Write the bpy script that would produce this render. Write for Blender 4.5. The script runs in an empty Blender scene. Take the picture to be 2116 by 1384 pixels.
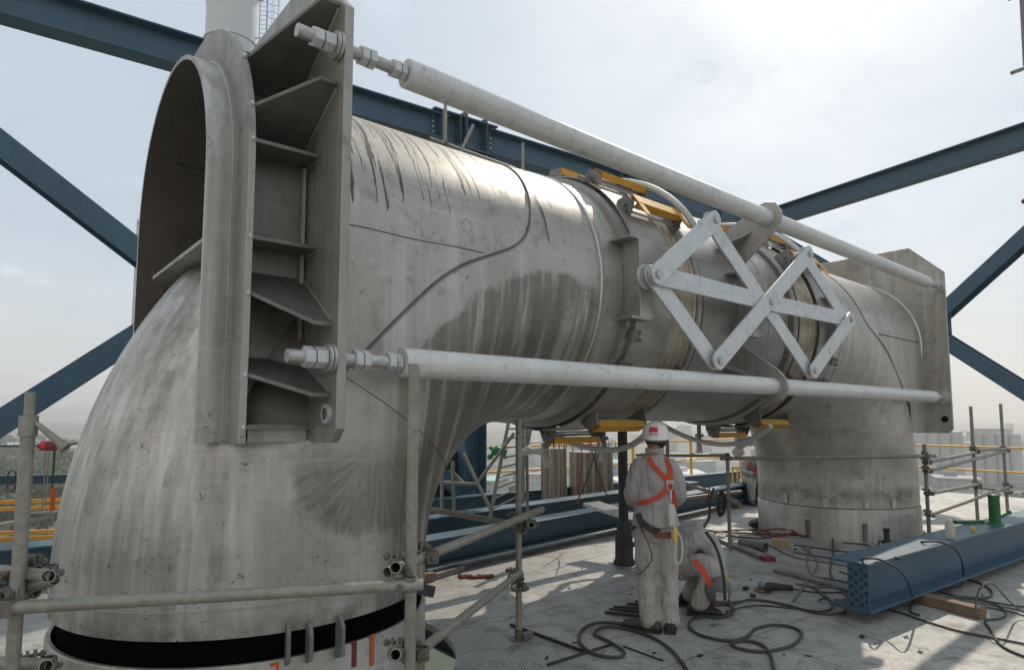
import bpy, bmesh, math, random
from mathutils import Vector as V, Matrix, Quaternion
R_ = math.radians
random.seed(7)
sc = bpy.context.scene
COL = sc.collection
PI = math.pi

# ---------------------------------------------------------------- camera frame (metres, Z up, X along the duct)
CAM = V((-1.4896, -4.3731, 1.6800))
YAW, PIT, FPX, PYX = 0.867329, 0.087091, 1313.41, 748.15
FW = V((math.cos(YAW)*math.cos(PIT), math.sin(YAW)*math.cos(PIT), math.sin(PIT)))
RT = V((math.sin(YAW), -math.cos(YAW), 0))
UP = RT.cross(FW)
HF = V((math.cos(YAW), math.sin(YAW), 0))      # horizontal forward

def ray(px, py):
    return FW + RT*((px-1058)/FPX) - UP*((py-PYX)/FPX)
def at(px, py, **k):
    """world point seen at a pixel of the photograph, on the plane x=, y=, z= or at depth d="""
    d = ray(px, py)
    if 'd' in k: return CAM + d*k['d']
    ax = list(k)[0]; i = 'xyz'.index(ax)
    return CAM + d*((k[ax]-CAM[i])/d[i])

# ---------------------------------------------------------------- mesh builder
class MB:
    def __init__(s): s.v = []; s.f = []; s.m = []; s.cur = 0
    def add(s, vs, fs):
        o = len(s.v); s.v += [tuple(x) for x in vs]
        s.f += [tuple(i+o for i in f) for f in fs]; s.m += [s.cur]*len(fs)
        return s
    def box(s, c, sz, rot=None):
        c = V(c); h = V(sz)*.5; P = []
        for x in (-1, 1):
            for y in (-1, 1):
                for z in (-1, 1):
                    p = V((x*h.x, y*h.y, z*h.z))
                    if rot is not None: p = rot @ p
                    P.append(c+p)
        return s.add(P, [(0,1,3,2),(4,6,7,5),(0,4,5,1),(2,3,7,6),(0,2,6,4),(1,5,7,3)])
    def bar(s, a, b, w, h, up=(0,0,1)):
        """rectangular bar from a to b, w across, h along up"""
        a = V(a); b = V(b); d = (b-a); L = d.length; d.normalize()
        u = V(up); sd = d.cross(u)
        if sd.length < 1e-4: u = V((1,0,0)); sd = d.cross(u)
        sd.normalize(); u = sd.cross(d)
        return s.box((a+b)/2, (L, w, h), Matrix((d, sd, u)).transposed())
    def prism(s, poly, o, ex, ey, t):
        """polygon in the plane (o, ex, ey), thickness t along ex x ey"""
        o = V(o); ex = V(ex); ey = V(ey); n = ex.cross(ey).normalized()*t
        a = [o+ex*x+ey*y for x, y in poly]; b = [p+n for p in a]; k = len(poly)
        fs = [tuple(range(k-1, -1, -1)), tuple(range(k, 2*k))]
        fs += [(i, (i+1) % k, k+(i+1) % k, k+i) for i in range(k)]
        return s.add(a+b, fs)
    def tube(s, pts, r, n=12, caps=True, closed=False):
        pts = [V(p) for p in pts]; k = len(pts)
        rs = r if isinstance(r, (list, tuple)) else [r]*k
        T = []
        for i in range(k):
            if closed: t = pts[(i+1) % k]-pts[i-1]
            else: t = pts[min(i+1, k-1)]-pts[max(i-1, 0)]
            T.append(t.normalized() if t.length > 1e-9 else V((0,0,1)))
        ref = V((0,0,1)) if abs(T[0].z) < .9 else V((1,0,0))
        nrm = (ref - T[0]*ref.dot(T[0])).normalized()
        vs = []
        for i in range(k):
            if i:
                q = T[i-1].rotation_difference(T[i]); nrm = q @ nrm
                nrm = (nrm - T[i]*nrm.dot(T[i])).normalized()
            b = T[i].cross(nrm)
            for j in range(n):
                a = 2*PI*j/n; vs.append(pts[i]+(nrm*math.cos(a)+b*math.sin(a))*rs[i])
        fs = []
        for i in range(k if closed else k-1):
            i2 = (i+1) % k
            for j in range(n):
                j2 = (j+1) % n; fs.append((i*n+j, i*n+j2, i2*n+j2, i2*n+j))
        if caps and not closed:
            fs.append(tuple(range(n-1, -1, -1))); fs.append(tuple((k-1)*n+j for j in range(n)))
        return s.add(vs, fs)
    def cyl(s, a, b, r, r2=None, n=24): return s.tube([a, b], [r, r if r2 is None else r2], n)
    def pipe(s, a, b, r, t=.004, n=16):
        """open hollow tube"""
        a = V(a); b = V(b); d = (b-a).normalized()
        ref = V((0,0,1)) if abs(d.z) < .9 else V((1,0,0)); u = d.cross(ref).normalized(); w = d.cross(u)
        vs = []
        for p, rr in ((a, r), (b, r), (b, r-t), (a, r-t)):
            vs += [p+(u*math.cos(2*PI*j/n)+w*math.sin(2*PI*j/n))*rr for j in range(n)]
        fs = []
        for i in range(4):
            for j in range(n):
                j2 = (j+1) % n; i2 = (i+1) % 4; fs.append((i*n+j, i*n+j2, i2*n+j2, i2*n+j))
        return s.add(vs, fs)
    def lathe(s, prof, o=(0,0,0), ax=(0,0,1), n=48, a0=0, a1=2*PI):
        """profile [(r, h)...] turned about ax"""
        o = V(o); ax = V(ax).normalized(); ref = V((1,0,0)) if abs(ax.x) < .9 else V((0,1,0))
        u = (ref-ax*ref.dot(ax)).normalized(); w = ax.cross(u); full = abs(a1-a0-2*PI) < 1e-6
        m = n if full else n+1; vs = []
        for r, h in prof:
            for j in range(m):
                a = a0+(a1-a0)*j/n; vs.append(o+ax*h+(u*math.cos(a)+w*math.sin(a))*r)
        fs = []
        for i in range(len(prof)-1):
            for j in range(n):
                j2 = (j+1) % m; fs.append((i*m+j, i*m+j2, (i+1)*m+j2, (i+1)*m+j))
        return s.add(vs, fs)
    def beam(s, a, b, h, w, tf=.02, tw=.014, up=(0,0,1)):
        """rolled I section"""
        a = V(a); b = V(b); d = (b-a).normalized(); u = V(up); sd = d.cross(u).normalized(); u = sd.cross(d)
        for o in (h/2-tf/2, -h/2+tf/2): s.bar(a+u*o, b+u*o, w, tf, u)
        s.bar(a, b, tw, h-2*tf, u)
        return s
    def hexa(s, a, b, r): return s.tube([a, b], r, 6)
    def sphere(s, c, r, n=12, sc_=(1,1,1)):
        c = V(c); vs = []; fs = []; m = n//2
        for i in range(m+1):
            t = PI*i/m
            for j in range(n):
                a = 2*PI*j/n
                vs.append(c+V((r*sc_[0]*math.sin(t)*math.cos(a), r*sc_[1]*math.sin(t)*math.sin(a), r*sc_[2]*math.cos(t))))
        for i in range(m):
            for j in range(n): fs.append((i*n+j, (i+1)*n+j, (i+1)*n+(j+1) % n, i*n+(j+1) % n))
        return s.add(vs, fs)
    def build(s, name, mats, parent=None, loc=None, smooth=40, bevel=0, weld=False):
        me = bpy.data.meshes.new(name)
        off = V(loc) if loc is not None else V((0,0,0))
        me.from_pydata([tuple(V(p)-off) for p in s.v], [], s.f)
        ms = mats if isinstance(mats, (list, tuple)) else [mats]
        for m in ms: me.materials.append(m)
        if len(ms) > 1: me.polygons.foreach_set('material_index', s.m)
        bm = bmesh.new(); bm.from_mesh(me)
        if weld: bmesh.ops.remove_doubles(bm, verts=bm.verts, dist=1e-5)
        bmesh.ops.recalc_face_normals(bm, faces=bm.faces); bm.to_mesh(me); bm.free()
        if smooth:
            me.polygons.foreach_set('use_smooth', [True]*len(me.polygons))
            me.set_sharp_from_angle(angle=R_(smooth))
        me.update()
        o = bpy.data.objects.new(name, me); COL.objects.link(o)
        if parent is not None:
            o.parent = parent
            if loc is None: o.location = -wloc(parent)
            else: o.location = off - wloc(parent)
        else: o.location = off
        if bevel:
            b = o.modifiers.new('edge', 'BEVEL'); b.width = bevel; b.segments = 2; b.limit_method = 'ANGLE'; b.angle_limit = R_(50)
        return o

def wloc(o):
    p = V(o.location); q = o.parent
    while q is not None: p += V(q.location); q = q.parent
    return p
def tag(o, label=None, cat=None, group=None, kind=None):
    if label: o['label'] = label
    if cat: o['category'] = cat
    if group: o['group'] = group
    if kind: o['kind'] = kind
    return o
def thing(name, label, cat, loc=(0,0,0), group=None):
    o = bpy.data.objects.new(name, None); o.empty_display_size = .2; COL.objects.link(o); o.location = loc
    return tag(o, label, cat, group)
def copy_tree(o, parent=None):
    c = o.copy(); COL.objects.link(c)
    if parent is not None: c.parent = parent
    for ch in list(o.children): copy_tree(ch, c)
    return c
def spline(pts, k=6):
    pts = [V(p) for p in pts]; P = [pts[0]*2-pts[1]]+pts+[pts[-1]*2-pts[-2]]; out = []
    for i in range(1, len(P)-2):
        a, b, c, d = P[i-1:i+3]
        for j in range(k):
            t = j/k
            out.append(.5*((2*b)+(c-a)*t+(2*a-5*b+4*c-d)*t*t+(3*b-a-3*c+d)*t**3))
    out.append(pts[-1]); return out

# ---------------------------------------------------------------- materials
class N:
    def __init__(s, name):
        s.m = bpy.data.materials.new(name); s.m.use_nodes = True; s.t = s.m.node_tree
        s.b = s.t.nodes['Principled BSDF']; s._tc = None
    def n(s, kind, **k):
        o = s.t.nodes.new(kind)
        for a, v in k.items():
            if a == 'props':
                for p, q in v.items(): setattr(o, p, q)
            else:
                key = a.replace('_', ' ') if not a.startswith('i') or not a[1:].isdigit() else int(a[1:])
                s.put(o.inputs[key], v)
        return o
    def put(s, inp, v):
        if hasattr(v, 'is_output'): s.t.links.new(v, inp)
        elif isinstance(v, (tuple, list)) and len(v) == 3 and inp.type == 'RGBA': inp.default_value = (*v, 1)
        else: inp.default_value = v
    def co(s):
        if s._tc is None: s._tc = s.n('ShaderNodeTexCoord').outputs['Object']
        return s._tc
    def math(s, op, a, b=0., c=None, clamp=False):
        o = s.n('ShaderNodeMath', i0=a, i1=b, props=dict(operation=op, use_clamp=clamp))
        if c is not None: s.put(o.inputs[2], c)
        return o.outputs[0]
    def noise(s, scale, det=4, rough=.55, vec=None, stretch=None, dist=0.):
        v = vec if vec is not None else s.co()
        if stretch is not None: v = s.n('ShaderNodeMapping', Vector=v, Scale=stretch).outputs[0]
        o = s.n('ShaderNodeTexNoise', Vector=v, Scale=scale, Detail=det, Roughness=rough, Distortion=dist)
        return o.outputs['Fac']
    def ramp(s, f, *stops):
        o = s.n('ShaderNodeValToRGB', Fac=f); cr = o.color_ramp
        while len(cr.elements) < len(stops): cr.elements.new(.5)
        for e, (p, c) in zip(cr.elements, stops):
            e.position = p; e.color = (c, c, c, 1) if isinstance(c, (int, float)) else (*c, 1)
        return o.outputs[0]
    def mix(s, f, a, b, mode='MIX'):
        o = s.n('ShaderNodeMix', props=dict(data_type='RGBA', blend_type=mode))
        s.put(o.inputs[0], f); s.put(o.inputs[6], a); s.put(o.inputs[7], b); return o.outputs[2]
    def xyz(s, v=None):
        o = s.n('ShaderNodeSeparateXYZ', Vector=v if v is not None else s.co()).outputs; return o[0], o[1], o[2]
    def vec(s, x, y, z):
        o = s.n('ShaderNodeCombineXYZ', X=x, Y=y, Z=z); return o.outputs[0]
    def bump(s, h, strength=.2, dist=.01):
        o = s.n('ShaderNodeBump', Height=h, Strength=strength, Distance=dist); s.put(s.b.inputs['Normal'], o.outputs[0])
    def out(s, col=None, rough=None, metal=None, **k):
        if col is not None: s.put(s.b.inputs['Base Color'], col)
        if rough is not None: s.put(s.b.inputs['Roughness'], rough)
        if metal is not None: s.put(s.b.inputs['Metallic'], metal)
        for a, v in k.items(): s.put(s.b.inputs[a.replace('_', ' ')], v)
        return s.m

def weathered(name, c1, c2, rough=.5, metal=0., scale=3., fine=40., bump=.1, streak=0., dirt=None, dirt_amt=.35):
    g = N(name)
    a = g.noise(scale, 5, .6); f = g.noise(fine, 3, .6)
    col = g.mix(g.ramp(a, (.3, 0.), (.7, 1.)), c1, c2)
    if streak:
        st = g.noise(1., 4, .6, stretch=(22, 22, 1.3)); col = g.mix(g.math('MULTIPLY', g.ramp(st, (.5, 0.), (.75, 1.)), streak), col, tuple(x*.45 for x in c1))
    if dirt:
        d = g.noise(scale*2.3, 6, .7, dist=.6); col = g.mix(g.math('MULTIPLY', g.ramp(d, (.55, 0.), (.7, 1.)), dirt_amt), col, dirt)
    col = g.mix(.25, col, g.ramp(f, (.3, .25), (.7, .75)), 'OVERLAY')
    r = g.math('ADD', rough-.08, g.math('MULTIPLY', a, .16))
    if bump: g.bump(f, bump, .004)
    return g.out(col, r, metal)

HP, RAD, RB, LEN = 2.752, 1.110, 1.993, 8.775
def duct_material(name, tone=1., pads=False):
    g = N(name)
    x, y, z = g.xyz()
    dz = g.math('SUBTRACT', z, HP)
    th = g.math('ARCTAN2', dz, g.math('MULTIPLY', y, -1.))
    big = g.noise(1.1, 5, .62, dist=.4)
    med = g.noise(5.5, 6, .68, dist=.3)
    fine = g.noise(70., 3, .6)
    col = g.mix(g.ramp(big, (.3, 0.), (.7, 1.)), tuple(tone*v for v in (.36, .335, .295)), tuple(tone*v for v in (.50, .475, .435)))
    col = g.mix(g.math('MULTIPLY', g.ramp(med, (.54, 0.), (.68, 1.)), .5), col, tuple(tone*v for v in (.21, .198, .175)))
    # long brushed streaks running down the sides
    tv = g.vec(g.math('MULTIPLY', x, 9.), g.math('MULTIPLY', y, 9.), g.math('MULTIPLY', z, .55))
    st = g.noise(1., 5, .65, vec=tv)
    col = g.mix(g.math('MULTIPLY', g.ramp(st, (.54, 0.), (.64, 1.)), .34), col, tuple(tone*v for v in (.62, .605, .58)))
    col = g.mix(g.math('MULTIPLY', g.ramp(st, (.34, 1.), (.45, 0.)), .34), col, tuple(tone*v for v in (.21, .195, .17)))
    cross = g.noise(1., 4, .7, vec=g.vec(g.math('MULTIPLY', x, 1.3), g.math('MULTIPLY', y, 1.3), g.math('MULTIPLY', z, 26.)))
    col = g.mix(g.math('MULTIPLY', g.math('MULTIPLY', g.ramp(cross, (.56, 0.), (.64, 1.)), g.ramp(big, (.42, 0.), (.6, 1.))), .35), col, tuple(tone*v for v in (.64, .63, .61)))
    if pads:
        # rubbed, pale vertical streaks on the outer heel of the elbow
        hz_ = g.noise(1., 4, .6, vec=g.vec(g.math('MULTIPLY', x, 7.), g.math('MULTIPLY', y, 7.), g.math('MULTIPLY', z, .35)))
        hm_ = g.math('MULTIPLY', g.n('ShaderNodeMapRange', Value=g.math('ADD', x, g.math('MULTIPLY', y, -.25)), i1=.15, i2=-.35).outputs[0], g.math('LESS_THAN', x, .2))
        col = g.mix(g.math('MULTIPLY', g.math('MULTIPLY', g.ramp(hz_, (.49, 0.), (.60, 1.)), hm_), .55), col, (.70, .69, .68))
        col = g.mix(g.math('MULTIPLY', g.math('MULTIPLY', g.ramp(hz_, (.36, 1.), (.47, 0.)), hm_), .5), col, (.20, .19, .185))
        # shade of the anchor box pockets, painted dark onto the elbow
        pocket_shade = g.math('MULTIPLY', g.math('MULTIPLY', g.math('GREATER_THAN', x, -.45), g.math('LESS_THAN', x, -.105)), g.math('MULTIPLY', g.math('GREATER_THAN', z, 1.56), g.math('LESS_THAN', z, 2.7)))
        col = g.mix(g.math('MULTIPLY', pocket_shade, .85), col, (.065, .06, .052))
    # scattered dark spots and scabs
    sp = g.noise(24., 5, .75, dist=.8)
    spm = g.math('MULTIPLY', g.ramp(sp, (.6, 0.), (.68, 1.)), g.ramp(g.noise(1.7, 3, .5), (.40, 0.), (.54, .95)))
    col = g.mix(spm, col, (.085, .075, .062))
    # ring stains left by wet studs
    vo = g.n('ShaderNodeTexVoronoi', Vector=g.co(), Scale=4.2, Randomness=1.).outputs['Distance']
    vo = g.math('ADD', vo, g.math('MULTIPLY', g.math('SUBTRACT', g.noise(14., 3, .6), .5), .12)); rg = g.math('MULTIPLY', g.ramp(vo, (.17, 0.), (.2, 1.), (.225, 0.)), g.ramp(g.noise(2.2, 2, .5), (.52, 0.), (.6, .55)))
    rg = g.math('MULTIPLY', rg, g.math('GREATER_THAN', z, 2.3)); col = g.mix(rg, col, (.15, .14, .125))
    if pads:
        # black runs down the shoulder of the stub
        dv = g.vec(g.math('MULTIPLY', g.math('ADD', x, g.math('MULTIPLY', g.noise(3.5, 3, .6), .09)), 36.), g.math('MULTIPLY', th, .8), 0.)
        dn = g.math('ADD', g.noise(1., 3, .55, vec=dv), g.n('ShaderNodeMapRange', Value=x, i1=.65, i2=.35, i3=0., i4=.055).outputs[0])
        lim = g.math('MULTIPLY', g.ramp(g.noise(1., 2, .5, vec=g.vec(g.math('MULTIPLY', x, 21.), 3.3, 0.)), (.3, 0.), (.7, 1.)), .62)
        win = g.math('MULTIPLY', g.math('GREATER_THAN', x, -.02), g.math('LESS_THAN', x, 1.85))
        lo = g.math('GREATER_THAN', z, g.math('ADD', 2.86, lim))
        dr = g.math('MULTIPLY', g.math('MULTIPLY', g.ramp(dn, (.555, 0.), (.575, 1.)), win), lo)
        dr = g.math('MULTIPLY', dr, g.math('LESS_THAN', y, .2))
        col = g.mix(g.math('MULTIPLY', dr, .88), col, (.05, .045, .04))
        # tan film left on the crown
        tn = g.math('ADD', th, g.math('MULTIPLY', g.math('SUBTRACT', g.noise(9., 3, .5), .5), .12))
        tn = g.math('MULTIPLY', g.n('ShaderNodeMapRange', Value=tn, i1=.93, i2=.95).outputs[0], g.math('MULTIPLY', g.n('ShaderNodeMapRange', Value=x, i1=.26, i2=.28).outputs[0], g.n('ShaderNodeMapRange', Value=x, i1=.93, i2=.91).outputs[0]))
        col = g.mix(g.math('MULTIPLY', tn, .85), col, (.40, .31, .19))
        # large wet patch with a scalloped upper edge on the elbow's side
        q = g.math('SUBTRACT', x, 1.75)
        ed = g.math('SUBTRACT', 2.76, g.math('MULTIPLY', g.math('MULTIPLY', q, q), .45))
        ed = g.math('ADD', ed, g.math('MULTIPLY', g.math('SUBTRACT', g.noise(4.5, 6, .7), .5), .36))
        wet = g.n('ShaderNodeMapRange', Value=g.math('SUBTRACT', ed, z), i1=0., i2=.05).outputs[0]
        wet = g.math('MULTIPLY', wet, g.n('ShaderNodeMapRange', Value=x, i1=.3, i2=.5).outputs[0])
        wet = g.math('MULTIPLY', wet, g.n('ShaderNodeMapRange', Value=x, i1=2.26, i2=2.1).outputs[0])
        wet = g.math('MULTIPLY', wet, g.math('LESS_THAN', y, -.3))
        rv = g.noise(1., 4, .6, vec=g.vec(g.math('MULTIPLY', x, 11.), g.math('MULTIPLY', th, .9), 0.))
        wet = g.math('MULTIPLY', wet, g.ramp(rv, (.3, 1.), (.52, .75), (.62, .0)))
        col = g.mix(g.math('MULTIPLY', wet, .85), col, (.135, .125, .108))
        # fan shaped stain below the anchor box
        fx = g.math('SUBTRACT', x, .28); fz = g.math('SUBTRACT', z, 1.52)
        rr = g.math('SQRT', g.math('ADD', g.math('MULTIPLY', fx, fx), g.math('MULTIPLY', fz, fz)))
        fa = g.math('ARCTAN2', fx, fz)
        fan = g.n('ShaderNodeMapRange', Value=g.math('ADD', rr, g.math('MULTIPLY', g.math('SUBTRACT', g.noise(3.5, 6, .7), .5), .75)), i1=.57, i2=.45).outputs[0]
        fan = g.math('MULTIPLY', fan, g.n('ShaderNodeMapRange', Value=fz, i1=.06, i2=-.12).outputs[0]); fan = g.math('MULTIPLY', fan, g.math('LESS_THAN', y, -.2))
        ry = g.noise(1., 4, .7, vec=g.vec(g.math('MULTIPLY', fa, 14.), g.math('MULTIPLY', rr, 3.), 0.))
        fan = g.math('MULTIPLY', fan, g.ramp(ry, (.35, 1.), (.62, .5)))
        col = g.mix(g.math('MULTIPLY', fan, .75), col, (.13, .115, .085))
    # sooty, blotched band beside the site weld and burnt tint beside the shop welds
    bz = g.math('SUBTRACT', z, .60); bd = g.math('MULTIPLY', g.n('ShaderNodeMapRange', Value=g.math('ABSOLUTE', bz), i1=.16, i2=.03).outputs[0], g.ramp(g.noise(7., 5, .7), (.35, 0.), (.6, 1.)))
    col = g.mix(g.math('MULTIPLY', bd, .6), col, (.13, .118, .10))
    for xw in (2.19, LEN-2.19):
        wv = g.n('ShaderNodeMapRange', Value=g.math('ABSOLUTE', g.math('SUBTRACT', x, xw)), i1=.07, i2=.015).outputs[0]
        col = g.mix(g.math('MULTIPLY', g.math('MULTIPLY', wv, g.ramp(g.noise(4., 4, .6), (.35, .2), (.65, 1.))), .5), col, (.20, .16, .12))
    col = g.mix(.15, col, g.ramp(fine, (.3, .3), (.7, .7)), 'OVERLAY')
    rough = g.math('ADD', .35, g.math('MULTIPLY', med, .2))
    g.bump(g.math('ADD', g.math('MULTIPLY', med, .6), g.math('MULTIPLY', fine, .25)), .12, .006)
    return g.out(col, rough, .58)

M = {}
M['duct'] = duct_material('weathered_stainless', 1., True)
M['duct_far'] = duct_material('weathered_stainless_far', 1.18)
M['plate'] = duct_material('stainless_plate', .86)
M['collar'] = duct_material('worn_collar_steel', .88)
M['pocket_dark'] = duct_material('pocket_dark_stainless', .42)  # darkened copy of the steel: pocket shade and grime put into its tone
M['cover'] = weathered('brushed_cover_sheet', (.33,.32,.30), (.42,.41,.395), .42, .5, 2.2, 60, .08, .35, (.2,.17,.13), .4)
M['bellows'] = weathered('bellows_sheet', (.42,.38,.30), (.55,.50,.42), .35, .5, 4, 50, .05, .5, (.25,.17,.09), .5)
M['inner_shade'] = weathered('shaded_inner_steel', (.085,.072,.06), (.13,.112,.095), .75, .1, 2, 40, .1)  # brown inner tone darkened to hold the shade inside the arch
M['weld'] = weathered('weld_bead', (.55,.55,.54), (.68,.68,.66), .35, .7, 9, 90, .3)
M['seam'] = weathered('dark_seam', (.10,.095,.085), (.16,.15,.135), .6, .2, 9, 60, .2)
M['galv'] = weathered('galvanised_steel', (.54,.56,.57), (.66,.675,.68), .42, .3, 5, 55, .06, .15, (.22,.215,.2), .5)
M['rod'] = weathered('painted_tie_rod', (.60,.60,.58), (.70,.70,.68), .42, .15, 4, 45, .06, .15, (.25,.225,.19), .5)
M['bolt'] = weathered('bolt_steel', (.42,.41,.39), (.55,.54,.52), .4, .5, 14, 90, .1, 0, (.2,.17,.12), .3)
M['yellow'] = weathered('yellow_bracket_paint', (.62,.30,.022), (.70,.35,.03), .5, 0, 3, 60, .04, 0, (.35,.18,.04), .35)
M['rail_yellow'] = weathered('yellow_rail_paint', (.72,.37,.035), (.78,.42,.05), .45, 0, 3, 60, .02)
M['blue'] = weathered('blue_steel_paint', (.036,.092,.142), (.05,.122,.182), .42, 0, 1.5, 35, .05, .25, (.085,.105,.115), .5)
M['blue_dark'] = weathered('dark_blue_steel_paint', (.03,.078,.115), (.042,.10,.142), .45, 0, 1.5, 35, .05)
M['scaf'] = weathered('scaffold_tube', (.235,.225,.185), (.335,.325,.28), .5, .35, 7, 45, .12, .25, (.2,.15,.09), .45)
M['scaf_dark'] = weathered('old_scaffold_tube', (.20,.19,.17), (.29,.28,.26), .55, .3, 7, 45, .12, .2, (.12,.08,.05), .5)
M['clamp'] = weathered('coupler_iron', (.13,.12,.105), (.22,.205,.18), .55, .5, 18, 80, .25, 0, (.15,.07,.03), .6)
M['black'] = weathered('black_iron', (.022,.022,.023), (.045,.045,.046), .55, .3, 8, 60, .1)
M['cable'] = weathered('rubber_cable', (.028,.029,.03), (.055,.055,.056), .55, 0, 9, 60, .05)
M['cable_grey'] = weathered('grey_cable', (.10,.10,.098), (.16,.16,.155), .6, 0, 9, 60, .05)
M['inner'] = weathered('gap_black', (.003,.003,.003), (.005,.005,.005), 1., 0, 5, 50, 0); M['inner'].node_tree.nodes['Principled BSDF'].inputs['Specular IOR Level'].default_value = .02  # near-black, no sheen: the darkness inside the gap is put into the colour
M['wood'] = weathered('old_plank', (.17,.11,.06), (.26,.18,.11), .8, 0, 6, 50, .3, 0, (.09,.06,.04), .5)
M['wood_pale'] = weathered('pale_wood', (.40,.27,.15), (.50,.35,.2), .75, 0, 8, 50, .2)
M['grey_steel'] = weathered('grey_flat_steel', (.17,.165,.16), (.27,.265,.255), .55, .4, 5, 50, .15, 0, (.14,.08,.05), .4)
M['green'] = weathered('green_jack_paint', (.014,.105,.024), (.02,.15,.035), .45, 0, 6, 50, .05, 0, (.03,.08,.03), .4)
M['tarp'] = weathered('green_tarp', (.01,.16,.075), (.015,.22,.10), .6, 0, 8, 30, .4)
M['red'] = weathered('red_paint', (.42,.02,.03), (.52,.03,.035), .45, 0, 8, 60, .05)
M['maroon'] = weathered('maroon_paint', (.17,.018,.025), (.24,.025,.03), .6, 0, 14, 60, .05)
M['orange'] = weathered('orange_paint', (.50,.085,.015), (.58,.12,.02), .6, 0, 14, 60, .05)
M['rag'] = weathered('red_brown_rag', (.15,.04,.025), (.24,.07,.05), .9, 0, 14, 40, .4)
def cloth(name, c1, c2, c3):
    g = N(name); a = g.noise(4., 5, .65); d = g.noise(9., 5, .7, dist=.6); fo = g.noise(1., 3, .55, stretch=(17, 17, 5), dist=1.2); fi = g.noise(160., 2, .5)
    col = g.mix(a, c1, c2); col = g.mix(g.math('MULTIPLY', g.ramp(d, (.54, 0.), (.72, 1.)), .3), col, c3); col = g.mix(.2, col, g.ramp(fi, (.3, .3), (.7, .7)), 'OVERLAY')
    g.bump(g.math('ADD', g.math('MULTIPLY', g.ramp(fo, (.25, 0.), (.75, 1.)), 1.), g.math('MULTIPLY', fi, .03)), .65, .03); return g.out(col, .92, 0.)
M['cloth'] = cloth('grey_work_cloth', (.335,.32,.305), (.43,.415,.40), (.22,.20,.175))
M['trouser'] = cloth('dirty_grey_trousers', (.36,.335,.30), (.47,.44,.40), (.20,.165,.125))
M['skin'] = weathered('tanned_skin', (.24,.115,.07), (.30,.15,.095), .55, 0, 9, 80, .08)
M['hair'] = weathered('black_hair', (.012,.011,.01), (.02,.018,.016), .6, 0, 30, 120, .5)
M['boot'] = weathered('dusty_work_shoe', (.055,.042,.034), (.105,.08,.064), .8, 0, 10, 60, .3)
M['boot_black'] = weathered('black_work_shoe', (.018,.017,.017), (.04,.037,.035), .7, 0, 10, 60, .3)
M['helmet'] = weathered('white_helmet', (.72,.71,.67), (.78,.77,.73), .32, 0, 5, 60, .01)
M['harness'] = weathered('orange_red_webbing', (.52,.06,.028), (.60,.08,.04), .8, 0, 20, 160, .4)
M['web_dark'] = weathered('dark_webbing', (.03,.025,.022), (.06,.05,.045), .85, 0, 20, 120, .3)
M['lanyard'] = weathered('off_white_webbing', (.52,.50,.42), (.62,.60,.52), .8, 0, 9, 90, .3)
M['tag_yellow'] = weathered('yellow_tag', (.66,.47,.04), (.72,.52,.06), .6, 0, 9, 90, .1)
M['logo_red'] = weathered('red_print', (.55,.03,.05), (.58,.035,.055), .5, 0, 9, 90, .0)
M['stack'] = weathered('white_stack_steel', (.62,.64,.66), (.70,.72,.74), .4, .1, .5, 20, .03, .08)
def tank_mat():
    g = N('ribbed_tank_jacket'); st = g.noise(1., 4, .7, stretch=(26, 26, .05))  # stripes paint the bright and dark reflections of the shiny ribs into the colour
    return g.out(g.ramp(st, (.32, (.10,.085,.07)), (.42, (.38,.30,.23)), (.5, (.16,.14,.12)), (.58, (.62,.53,.43)), (.7, (.30,.24,.19))), .3, .6)
M['tank'] = tank_mat()
M['conduit'] = weathered('pale_conduit', (.50,.50,.48), (.6,.6,.57), .5, .1, 9, 50, .05)
M['wrap'] = None

def plastic_wrap():
    g = N('clear_plastic_wrap'); f = g.noise(28., 5, .7, dist=1.2)
    g.bump(f, .7, .02); return g.out(g.mix(f, (.45,.45,.43), (.8,.8,.78)), .22, 0., Alpha=g.ramp(f, (.35, .55), (.65, .9)))
M['wrap'] = plastic_wrap()
def bottle_mat():
    g = N('cloudy_bottle'); return g.out((.78,.76,.66), .15, 0., Transmission_Weight=.55, IOR=1.3)
M['bottle'] = bottle_mat()

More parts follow.
